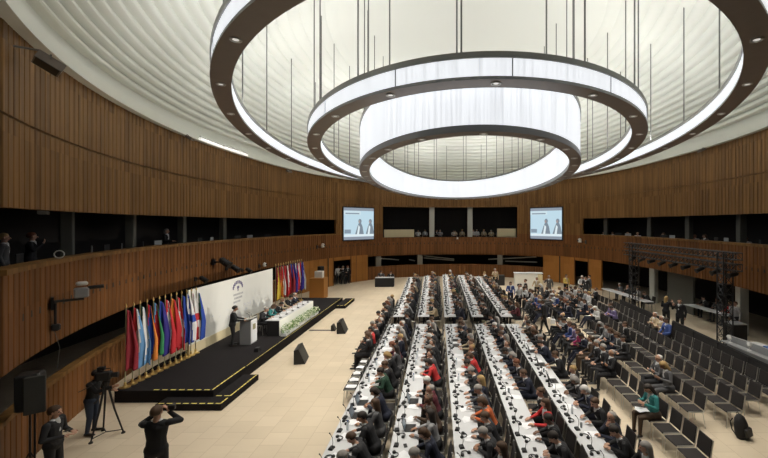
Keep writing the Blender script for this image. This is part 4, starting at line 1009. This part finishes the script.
flood(14, 50, 'dark square floodlight hanging at the left ceiling edge', 1.5); flood(181, 131, 'small dark floodlight at the left ceiling edge by the tube lights', .9); flood(708, 147, 'small dark floodlight at the right ceiling edge', .9); flood(286, 170, 'small dark floodlight at the far left ceiling edge', .9)
k = 0
for (pa, pb) in ((191, 214), (216, 241)):
    a, b = al_of(pa), al_of(pb); n = 8; k += 1; root = empty('tube_light'); tag(root, f'long white tube light in the ceiling edge, {["nearer", "farther"][k - 1]} of the two on the left', 'light', 'tube lights in the ceiling edge')
    pts = [hp(a + (b - a) * i / n, -.42) + Vector((0, 0, Z_TOP + .02)) for i in range(n + 1)]
    mb = MB(); mb.tube(pts, .07, 6); mb.build('tube', 'lamp_dim', root); mb = MB(); mb.tube([q + Vector((0, 0, .10)) for q in pts], .06, 4); mb.build('holder', 'signal_white', root)

# ---------------------------------------------------------------- projection screens
for nm, (pa, pb, ya, yb) in dict(left=(343.5, 373.5, 208, 239.5), right=(530.5, 562, 208, 239)).items():
    a, b = al_of(pa), al_of(pb); A = hp(a, -.10); B = hp(b, -.10); c = (A + B) / 2; wd = (B - A).length; d = (B - A).normalized(); rz = math.atan2(d.y, d.x)
    zt = EYE - (ya - PY) * c.y / F; zb = EYE - (yb - PY) * c.y / F; H_ = zt - zb
    root = empty('projection_screen', (c.x, c.y, zb), rz); tag(root, f'large bright screen showing two seated figures, {nm} of the central gallery opening', 'screen', 'projection screens')
    mb = MB(); mb.box(-wd / 2 - .10, wd / 2 + .10, 0, .10, -.10, H_ + .10); mb.build('frame', 'black', root)
    def em(name, col, s): return M.get(name) or mat(name, (0, 0, 0), .5, emit=col, strength=s)
    em('scr_pale', (.52, .70, .80), 1.0); em('scr_bar', (.26, .30, .36), 1.0); em('scr_top', (.62, .76, .82), 1.0); em('scr_body', (.20, .25, .30), 1); em('scr_dark', (.24, .31, .38), 1); em('scr_white', (.72, .82, .86), 1); em('scr_skin', (.36, .30, .29), 1)
    mb = MB(); Wd = wd
    mb.box(-Wd / 2, Wd / 2, -.012, -.002, 0, H_, 0)
    def sc_(x0, x1, z0, z1, m): mb.box(-Wd / 2 + x0 * Wd, -Wd / 2 + x1 * Wd, -.016 - .002 * m, -.012, z0 * H_, z1 * H_, m)
    sc_(0, 1, .91, 1, 1); sc_(0, .55, .78, .90, 2); sc_(0.05, .50, .80, .84, 4); sc_(0, 1, .10, .17, 5); sc_(0, 1, 0, .09, 1)
    sc_(.02, .22, .20, .32, 4)
    for (fx, k) in ((.52, 1.0), (.88, 1.0)):
        mb.add([(-Wd / 2 + (fx + ox) * Wd, -.021, z * H_) for ox, z in ((-.16, .17), (.13, .17), (.09, .40), (.04, .52), (-.04, .52), (-.09, .40))], [(0, 1, 2, 3, 4, 5)], 3)
        mb.add([(-Wd / 2 + (fx + .055 * math.cos(t)) * Wd, -.0225, (.58 + .075 * math.sin(t)) * H_) for t in [2 * PI * i / 12 for i in range(12)]], [tuple(range(12))], 3)
        mb.add([(-Wd / 2 + (fx - .02 + .03 * math.cos(t)) * Wd, -.0235, (.56 + .045 * math.sin(t)) * H_) for t in [2 * PI * i / 10 for i in range(10)]], [tuple(range(10))], 6)
        mb.add([(-Wd / 2 + (fx - .03 + ox) * Wd, -.0235, z * H_) for ox, z in ((-.07, .17), (.0, .17), (.03, .40), (-.02, .46))], [(0, 1, 2, 3)], 5)
    mb.build('display', ['scr_pale', 'scr_bar', 'scr_top', 'scr_body', 'scr_dark', 'scr_white', 'scr_skin'], root)

# ---------------------------------------------------------------- galleries: columns, desks, people
def column(px, d, z0, z1, wd, m, label, dp=None):
    a = al_of(px, d); p = hp(a, d); mb = MB(); mb.rbox(-wd / 2, wd / 2, -(dp or wd) / 2, (dp or wd) / 2, z0, z1, .02)
    o = mb.build('column', m); o.location = (p.x, p.y, 0); o.rotation_euler = (0, 0, math.atan2(CY - p.y, CX - p.x) + R(90)); return tag(o, label, 'column', 'columns around the hall')
column(432, .6, 3.7, 7.6, .55, 'column_white', 'pale column in the central upper gallery opening, left one', .3); column(470, .6, 3.7, 7.6, .55, 'column_white', 'pale column in the central upper gallery opening, right one', .3)
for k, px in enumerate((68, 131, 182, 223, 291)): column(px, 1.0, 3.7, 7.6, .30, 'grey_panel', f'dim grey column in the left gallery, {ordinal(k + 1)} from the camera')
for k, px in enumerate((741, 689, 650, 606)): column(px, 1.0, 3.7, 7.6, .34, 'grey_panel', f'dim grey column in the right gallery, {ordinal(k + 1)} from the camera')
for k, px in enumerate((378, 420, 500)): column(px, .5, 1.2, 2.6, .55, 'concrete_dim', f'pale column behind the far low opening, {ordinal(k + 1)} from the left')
column(742, .75, 0, 2.58, .42, 'column_white', 'pale column at the right bay behind the truss tower'); column(653.5, .7, 0, 2.58, .42, 'column_white', 'pale column between the two right bays')
for k, (pa, pb) in enumerate(((657, 680), (746, 800))):
    mb = MB(); wall_piece(mb, al_of(pa) if pa < 768 else 0, max(al_of(pb), A_R) , 0, 2.575, d=.9, thick=.15, slat=0); struct(mb.build(f'wall_bay_{k + 1}', 'grey_panel'))
mb = MB(); wall_piece(mb, al_of(430), al_of(495), 7.62, 7.72, d=.3, thick=3, slat=0); struct(mb.build('trim_8', 'grey_panel'))
# central gallery: stepped parapets and seated people
gp = 0
for (pa, pb, z1) in ((384, 414, 5.05), (497, 516, 5.15)):
    mb = MB(); wall_piece(mb, al_of(pa, 1.0), al_of(pb, 1.0), 3.7, z1, d=.8, thick=.12, slat=0); gp += 1; tag(mb.build('gallery_screen_wall', 'cream'), f'cream panel inside the central gallery, {["left", "right"][gp - 1]} side', 'panel', 'panels in the central gallery')
for k in range(12):
    px = 418 + 7.3 * k
    if abs(px - 432) < 3 or abs(px - 470) < 3: px += 4
    a = al_of(px, 1.6); p = hp(a, 1.7); jk = rnd.choice(['grey', 'lightgrey', 'charcoal', 'beige', 'white'])
    place(chair_far, (p.x, p.y, 3.7), math.atan2(CY - p.y, CX - p.x) - R(90), f'chair in the central upper gallery, {ordinal(k + 1)} from the left', 'chair', 'chairs in the central gallery')
    o = sit(rnd.choice(['a1', 'a4', 't1', 't5']), p.x, p.y, math.atan2(CY - p.y, CX - p.x) - R(90), f'person in {CNAME[jk]} in the central upper gallery, {ordinal(k + 1)} from the left', 'people in the central gallery', jk, z=3.7)
# gallery desks with monitors on both sides
def gal_monitor(px, d, label, k):
    a = al_of(px, d); p = hp(a, d); root = empty('gallery_monitor', (p.x, p.y, 4.52), math.atan2(CY - p.y, CX - p.x) - R(90) + rnd.uniform(-.3, .3)); tag(root, label, 'monitor', 'monitors on the gallery desks')
    mb = MB(); mb.rbox(-.24, .24, -.015, .015, .08, .40, .008); mb.build('casing', 'grey_plastic' if k % 2 else 'black', root); mb = MB(); mb.box(-.03, .03, -.02, .02, 0, .1); mb.box(-.1, .1, -.07, .07, 0, .012); mb.build('foot', 'black', root)
for nm, p0, p1 in (('left', A_L, al_of(334)), ('right', al_of(585), A_R)):
    mb = MB(); wall_piece(mb, p0, p1, 4.48, 4.52, d=.45, thick=.6, slat=0); root = mb.build('gallery_desk', 'dark_panel'); tag(root, f'long dark desk inside the {nm} gallery behind the parapet', 'desk', 'desks in the galleries')
for k, px in enumerate((20, 92, 107, 122, 143, 158, 200, 212, 238, 250, 268)): gal_monitor(px, .75, f'small monitor on the left gallery desk, {ordinal(k + 1)} from the camera', k)
for k, px in enumerate((760, 726, 716, 672, 664, 628, 618)): gal_monitor(px, .75, f'small monitor on the right gallery desk, {ordinal(k + 1)} from the camera', k)
for k, (px, jk) in enumerate(((5, 'grey'), (33, 'charcoal'), (167, 'black'))): 
    p = hp(al_of(px, 1.5), 1.55); stand(['still', 'chat', 'wom'][k], p.x, p.y, 3.7, math.degrees(math.atan2(CY - p.y, CX - p.x)) - 90, f'person in {CNAME[jk]} standing in the dim left gallery, {ordinal(k + 1)} from the camera', jk, 'people in the left gallery')
for k, (px, jk) in enumerate(((752, 'lightgrey'), (707, 'grey'), (698, 'lightgrey'), (665, 'grey'), (639, 'white'), (629, 'lightgrey'), (614, 'grey'), (605, 'lightgrey'))):
    p = hp(al_of(px, 1.5), 1.45); rz = math.atan2(CY - p.y, CX - p.x) - R(90)
    place(chair_far, (p.x, p.y, 3.7), rz, f'chair in the dim right gallery, {ordinal(k + 1)} from the camera', 'chair', 'chairs in the right gallery')
    sit(rnd.choice(['t1', 't4', 't3']), p.x, p.y, rz, f'person in {CNAME[jk]} in the dim right gallery, {ordinal(k + 1)} from the camera', 'people in the right gallery', jk, z=3.7)
a = al_of(72); p = hp(a, .45); mb = MB(); root = empty('parapet_lamp', (p.x, p.y, Z_OP)); 
tag(root, 'flat grey light fitting under the timber above the left gallery', 'light fitting'); root.rotation_euler = (0, 0, math.atan2(CY - p.y, CX - p.x) - R(90)); mb.box(-.45, .45, -.18, .0, -.09, 0); mb.build('casing', 'grey_plastic', root); mb = MB(); mb.box(-.4, .4, -.15, -.03, -.1, -.09); mb.build('cover', 'glass_grey', root)
p = hp(al_of(60), .05); mb = MB(); mb.tube([(.10 * math.cos(t), .0, .13 + .10 * math.sin(t)) for t in [2 * PI * i / 16 for i in range(17)]], .016, 6); o = mb.build('cable_coil', 'signal_white'); o.location = (p.x, p.y, Z_SILL + .12); o.rotation_euler = (0, R(20), R(30)); tag(o, 'white coil of cable lying on the left gallery parapet', 'cable')

# pale sloping bars imitating reflections in the glazing of the low far opening
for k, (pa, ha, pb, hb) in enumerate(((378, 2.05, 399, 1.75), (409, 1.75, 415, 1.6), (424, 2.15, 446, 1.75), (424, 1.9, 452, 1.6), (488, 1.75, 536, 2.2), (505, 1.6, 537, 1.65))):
    P = hp(al_of(pa, 1.2), 1.2); Q = hp(al_of(pb, 1.2), 1.2); mb = MB(); mb.tube([P + Vector((0, 0, ha)), Q + Vector((0, 0, hb))], .065, 6); tag(mb.build('reflection_bar', 'column_white'), f'pale sloping bar imitating a reflection in the low far opening, {ordinal(k + 1)} from the left', 'reflection_bar', 'reflection bars behind the low far opening')
# ---------------------------------------------------------------- back of the hall
dk = empty('covered_table', (-5.55, 34.9, 0), R(4)); tag(dk, 'small table under black cloth in front of the far wall, left', 'table'); mb = MB(); mb.rbox(-.85, .85, -.35, .35, 0, .80, .03); mb.build('black_cloth', 'black_cloth', dk); mb = MB(); mb.box(-.85, .85, -.33, .33, .80, .82); mb.build('tabletop', 'table_white', dk)
for k, (x, jk) in enumerate(((-6.0, 'grey'), (-5.1, 'charcoal'))):
    place(chair_far, (x, 35.75, 0), R(180), f'chair behind the black covered table, {["left", "right"][k]} one', 'chair', 'chairs at the far wall'); sit('t1', x, 35.7, R(180), f'person in {CNAME[jk]} behind the black covered table, {["left", "right"][k]} one', 'people at the black covered table', jk)
bt = empty('reception_counter', (6.95, 32.6, 0), R(-4)); tag(bt, 'large white counter standing before the far wall on the right', 'counter'); mb = MB(); mb.rbox(-1.15, .75, -.35, .35, 0, 1.50, .03); mb.build('white_front', 'white_cloth', bt); mb = MB(); mb.rbox(.75, 1.15, -.35, .35, 0, 1.42, .02); mb.build('cream_side', 'cream', bt); mb = MB(); mb.box(-1.2, 1.2, -.38, .38, 1.50, 1.54); mb.build('countertop', 'table_white', bt)
loudspeaker(4.9, 35.6, 0, 180, 1.0, .95, 'black box standing left of the white counter', .5)
loudspeaker(-10.05, 30.9, 1.55, -120, .42, .72, 'black loudspeaker on a stand beyond the far flags', .35); speaker_stand(-10.05, 30.9, 1.55, 'black tripod stand under the loudspeaker beyond the flags')
# people in the doorway, far left
for k, (px, jk, Yd) in enumerate(((338.5, 'white', 36.4), (343, 'black', 36.2), (347.5, 'black', 36.6))): stand(['still', 'chat', 'wom'][k], (px - PX) / F * Yd, Yd, 0, 200, f'person in {jk} standing in the far left doorway, {ordinal(k + 1)} from the left', jk, 'people in the far left doorway')
# door jambs
for k, px in enumerate((328.5, 333.8, 351.2, 356.5, 559.5, 574.2, 588)): 
    mb = MB(); wall_piece(mb, al_of(px - .35), al_of(px + .35), 0, Z_SK, d=.0, thick=.2, slat=0); struct(mb.build(f'trim_{10 + k}', 'dark_void' if k in (0, 4) else 'wood_red'))
# cream box and shelf beside the far flags
mb = MB(); mb.box(-.3, .3, -.2, .2, 0, .5); o = mb.build('equipment_box', 'signal_white'); o.location = (-9.72, 29.55, 1.55); tag(o, 'pale equipment box on a shelf beyond the far flags', 'box')
mb = MB(); mb.box(-.6, .5, -.5, .5, 0, 1.55); o = mb.build('timber_counter', 'wood_orange'); o.location = (-9.7, 29.5, 0); tag(o, 'timber counter beyond the far flags', 'counter')
# crowd standing and sitting at the far right of the tables
far_people = [(510.5, 5.6, 26.3, 'wom', 'blue'), (518.5, 0, 25.4, 'chat', 'white'), (526, 0, 27.5, 'still', 'charcoal'), (537, 0, 28.6, 'wom', 'beige'), (549, 0, 29.5, 'chat', 'grey'), (566, 0, 30.0, 'wom', 'yellow'), (586, 0, 28.8, 'still', 'charcoal'),
              (582, 0, 29.4, 'wom', 'white'), (590, 0, 29.6, 'chat', 'grey'), (495, 0, 34.0, 'chat', 'beige'), (457, 0, 38.0, 'wom', 'white')]
for k, (px, _, Yd, kd, jk) in enumerate(far_people[:-1]): stand(kd, (px - PX) / F * Yd, Yd, 0, rnd.uniform(60, 200), f'person in {CNAME[jk]} standing behind the audience, {ordinal(k + 1)} in the loose crowd', jk, 'people standing behind the audience')
stand('walk', 5.15, 20.1, 0, 60, 'person in a dark suit walking between the tables and the audience', 'black', hairc='hair_dark')
bgx = empty('white_bag', (5.55, 20.0, .62)); tag(bgx, 'small white bag hanging beside the walking person', 'bag'); mb = MB(); mb.rbox(-.12, .12, -.05, .05, -.14, .12, .02); mb.build('bag_body', 'paper', bgx); mb = MB(); mb.tube([(-.07, 0, .12), (-.04, 0, .26), (.04, 0, .26), (.07, 0, .12)], .008, 5); mb.build('handle', 'paper', bgx)

# ---------------------------------------------------------------- right bay
ba = Vector((11.15, 18.9, 0)); bb = Vector((10.75, 10.5, 0)); dv = (bb - ba); L_ = dv.length; rz = math.atan2(dv.y, dv.x)
br_ = empty('barrier', (ba.x, ba.y, 0), rz); tag(br_, 'long low black barrier between the empty audience chairs and the right bay', 'barrier')
mb = MB(); mb.box(0, L_, -.04, .04, .05, .88); mb.build('panel', 'black_cloth', br_); mb = MB(); mb.tube([(0, 0, .92), (L_, 0, .92)], .03, 6); mb.build('top_rail', 'metal_dark', br_)
for k in range(6): mb = MB(); mb.box(L_ * k / 5.02, L_ * k / 5.02 + .05, -.06, .06, 0, .9); mb.build('post', 'metal_dark', br_)
ba2 = Vector((11.1, 24.5, 0)); mb = MB(); mb.box(-.04, .04, -2.6, 2.6, .02, .85); o = mb.build('low_screen', 'black_cloth'); o.location = (11.15, 22.0, 0); tag(o, 'low black screen behind the last audience file, far part', 'screen')
# lighting truss: two towers and a beam with lamps
def truss(mb, p, q, wd, m=0):
    p = Vector(p); q = Vector(q); d = (q - p); L_ = d.length; d.normalize(); u = Vector((0, 0, 1)) if abs(d.z) < .9 else Vector((1, 0, 0)); a = d.cross(u).normalized() * wd / 2; b = d.cross(a).normalized() * wd / 2
    cs = [a + b, a - b, -a - b, -a + b]
    for c in cs: mb.tube([p + c, q + c], .030, 6)
    n = max(2, int(L_ / wd / 1.1))
    for i in range(n):
        for k in range(4):
            s, e = p + d * L_ * i / n, p + d * L_ * (i + 1) / n; mb.tube([s + cs[k], e + cs[(k + 1) % 4]], .018, 4); mb.tube([s + cs[k], s + cs[(k + 1) % 4]], .016, 4)
TA = Vector((12.75, 17.6, 0)); TB = Vector((12.3, 25.2, 0))
tr = empty('lighting_truss'); tag(tr, 'black lighting truss on two lattice towers in front of the right gallery', 'truss')
for T_ in (TA, TB): mb = MB(); truss(mb, T_ + Vector((0, 0, .08)), T_ + Vector((0, 0, 4.35)), .42); mb.build('tower', 'metal_dark', tr); mb = MB(); mb.box(T_.x - .4, T_.x + .4, T_.y - .4, T_.y + .4, 0, .08); mb.build('foot_plate', 'black', tr)
dB = (TB - TA).normalized()
for z in (3.75, 4.25): mb = MB(); truss(mb, TA - dB * .8 + Vector((0, 0, z)), TB + dB * 1.0 + Vector((0, 0, z)), .30); mb.build('beam', 'metal_dark', tr)
for k in range(9):
    p = TA + dB * (-.5 + 1.02 * k); root = empty('stage_lamp', (p.x - .05, p.y, 3.42)); tag(root, f'black stage lamp hanging under the truss beam, {ordinal(k + 1)} from the near tower', 'lamp', 'stage lamps under the truss beam')
    mb = MB(); mb.tube([(0, 0, .22), (0, 0, .10)], .02, 5); mb.build('clamp', 'metal_dark', root); mx = Matrix.Rotation(R(-105 - 5 * (k % 3)), 4, 'Y')
    mb = MB(); mb.lathe([(.07, -.24), (.10, -.18), (.10, .12), (.13, .20)], n=12, mx=mx); mb.build('lamp_housing', 'black', root); mb = MB(); mb.lathe([(.10, .185), (.10, .195)], n=12, mx=mx); mb.build('lamp_glass', 'lamp_dim' if k % 2 == 0 else 'glass_grey', root)
def bay_table(x0, y0, x1, y1, label):
    L_ = math.hypot(x1 - x0, y1 - y0); root = empty('press_table', (x0, y0, 0), math.atan2(y1 - y0, x1 - x0)); tag(root, label, 'table', 'press tables in the right bays')
    mb = MB(); mb.rbox(0, L_, -.33, .33, .72, .75, .006); mb.build('tabletop', 'table_white', root)
    for x in (.15, L_ - .15):
        for y in (-.27, .27): mb = MB(); mb.tube([(x, y, .72), (x, y, 0)], .02, 6); mb.build('leg', 'rod_metal', root)
bay_table(12.15, 29.4, 12.85, 24.3, 'long white press table in the far right bay'); bay_table(14.9, 23.7, 15.3, 20.6, 'white press table deep in the nearer right bay')
for k, (x, y, jk) in enumerate(((13.1, 28.5, 'grey'), (13.15, 27.5, 'charcoal'), (13.3, 26.4, 'lightgrey'), (13.4, 25.3, 'black'))):
    place(chair_far, (x, y, 0), WEST, f'chair behind the far right press table, {ordinal(k + 1)} from the far end', 'chair', 'chairs in the right bays'); sit(['t1', 't3', 't4', 't2'][k], x, y, WEST, f'person in {CNAME[jk]} behind the far right press table, {ordinal(k + 1)} from the far end', 'people at the press tables', jk)
for k, (x, y, jk) in enumerate(((15.9, 23.4, 'charcoal'), (15.95, 22.4, 'grey'), (15.85, 21.3, 'red'))):
    place(chair_far, (x, y, 0), WEST, f'chair behind the nearer press table, {ordinal(k + 1)} from the far end', 'chair', 'chairs in the right bays'); sit(['t1', 't3', 't4'][k], x, y, WEST, f'person in {CNAME[jk]} behind the nearer press table, {ordinal(k + 1)} from the far end', 'people at the press tables', jk)
stand('chat', 12.1, 19.9, 0, 120, 'person in a black suit standing behind the barrier beside the far files', 'black', hairc='hair_dark', sc=1.05); stand('chatw', 12.0, 21.0, 0, -60, 'blond person in black talking behind the barrier', 'black', hairc='hair_blond', skin='skin_pale')
stand('still', 14.75, 19.6, 0, 100, 'person in a pale jacket standing behind the near truss tower', 'lightgrey', hairc='hair_brown')
# equipment counter bottom right
cn = empty('equipment_counter', (11.72, 15.9, 0), math.atan2(-4.6, .1)); tag(cn, 'grey curved equipment counter behind the barrier at the right edge', 'counter')
mb = MB()
pts = [(-.1 + .9 * k, .10 * math.sin(k * .9)) for k in range(6)]; mb.v = []; vs = []; fs = []
for (x, y) in pts: vs += [(x, y - .04, 0), (x, y - .04, 1.08), (x, y + .04, 1.08), (x, y + .04, 0)]
for k in range(5): a = 4 * k; b = a + 4; fs += [(a, b, b + 1, a + 1), (a + 1, b + 1, b + 2, a + 2), (a + 2, b + 2, b + 3, a + 3), (a, a + 3, b + 3, b)]
fs += [(0, 1, 2, 3), (23, 22, 21, 20)]; mb.add(vs, fs); mb.build('front_screen', 'grey_plastic', cn)
mb = MB(); mb.box(-.1, 4.4, .12, .62, .86, .90); mb.build('worktop', 'dark_panel', cn)
mb = MB(); mb.box(0, 4.3, -.40, -.10, .84, .88); mb.build('shelf', 'grey_plastic', cn)
CR = Matrix.Rotation(math.atan2(-4.6, .1), 3, 'Z')
def cpos(x, y, z): q = CR @ Vector((x, y, 0)); return (11.72 + q.x, 15.9 + q.y, z)
for k in range(4):
    root = empty('small_spotlight', cpos(.35 + .95 * k, -.25, .88), rnd.uniform(0, 6)); tag(root, f'small white clip lamp on the equipment counter shelf, {ordinal(k + 1)} from the truss tower', 'lamp', 'clip lamps on the equipment counter')
    mb = MB(); mb.lathe([(.07, 0), (.07, .02), (.015, .03), (.015, .12)], n=10); mb.build('stem', 'signal_white', root); mb = MB(); mb.lathe([(.05, 0), (.09, .16)], n=12, mx=Matrix.Translation((0, 0, .14)) @ Matrix.Rotation(R(50), 4, 'Y')); mb.build('shade', 'signal_white', root)
for k in range(5):
    root = empty('equipment_case', cpos(1.0 + .62 * k, .37, .90), rz + rnd.uniform(-.2, .2)); tag(root, f'{["pale", "blue", "black", "blue", "pale"][k]} equipment case on the counter, {ordinal(k + 1)} from the truss tower', 'case', 'cases on the equipment counter')
    mb = MB(); mb.rbox(-.26, .26, -.18, .18, 0, .14 + .05 * (k % 2), .02); mb.build('case_body', ['signal_white', 'blue_plastic', 'black', 'blue_plastic', 'grey_plastic'][k], root); mb = MB(); mb.tube([(-.08, -.18, .07), (-.08, -.22, .08), (.08, -.22, .08), (.08, -.18, .07)], .01, 5); mb.build('handle', 'black', root)
rk = empty('equipment_rack', (13.6, 18.1, 0)); tag(rk, 'black wheeled rack beside the pale column in the right bay', 'rack'); mb = MB(); mb.rbox(-.35, .35, -.3, .3, .1, 1.0, .02); mb.build('case_body', 'black', rk); mb = MB(); mb.box(-.36, .36, -.31, .31, 1.0, 1.04); mb.build('lid', 'grey_plastic', rk)
for sx in (-1, 1):
    for sy in (-1, 1): mb = MB(); mb.lathe([(.05, 0), (.05, .1)], (sx * .28, sy * .22, 0), 8); mb.build('castor', 'black', rk)
# backpack on the floor at the right
bp = empty('backpack', (7.92, 10.25, 0), R(20)); tag(bp, 'black backpack standing on the floor beside the near audience chairs', 'backpack'); bp.rotation_euler = (R(-8), R(-6), R(25))
mb = MB(); mb.lathe([(.06, 0), (.19, .02), (.22, .12), (.20, .36), (.15, .52), (.07, .60), (.02, .61)], n=16, mx=Matrix.Diagonal((1, .68, 1, 1))); mb.build('bag_body', 'black_cloth', bp, True)
mb = MB(); mb.rbox(-.13, .13, -.20, -.11, .06, .30, .03); mb.build('front_pocket', 'black', bp)
for s in (-1, 1): mb = MB(); mb.tube([(s * .09, .12, .50), (s * .11, .19, .40), (s * .12, .18, .20), (s * .10, .12, .06)], .014, 6); mb.build('shoulder_strap', 'black', bp)
mb = MB(); mb.tube([(-.04, .02, .60), (-.03, .03, .65), (.03, .03, .65), (.04, .02, .60)], .01, 5); mb.build('grab_handle', 'black', bp)
# low seats corner, bottom left edge
# ---------------------------------------------------------------- stage and floor lamps of the hall
for (px, h, tgt, pw) in ((213, 3.9, (-9, 17, 1), .6), (120, 6.6, (-4, 14, 0), 1)): pass
spot((TA.x - .75, TA.y + 1.5, 3.4), (-9.5, 16, 1.5), STAGE_W, 22, .8); spot((TA.x - .75, TA.y + 4, 3.4), (-9.3, 20.5, 1.5), STAGE_W, 22, .8); spot((TA.x - .75, TA.y + 6.5, 3.4), (-10, 24.5, 1.5), STAGE_W * .5, 18, .8)
spot((TA.x - .75, TA.y + .4, 3.4), (-10, 13.6, 1.3), STAGE_W * .7, 18, .8)
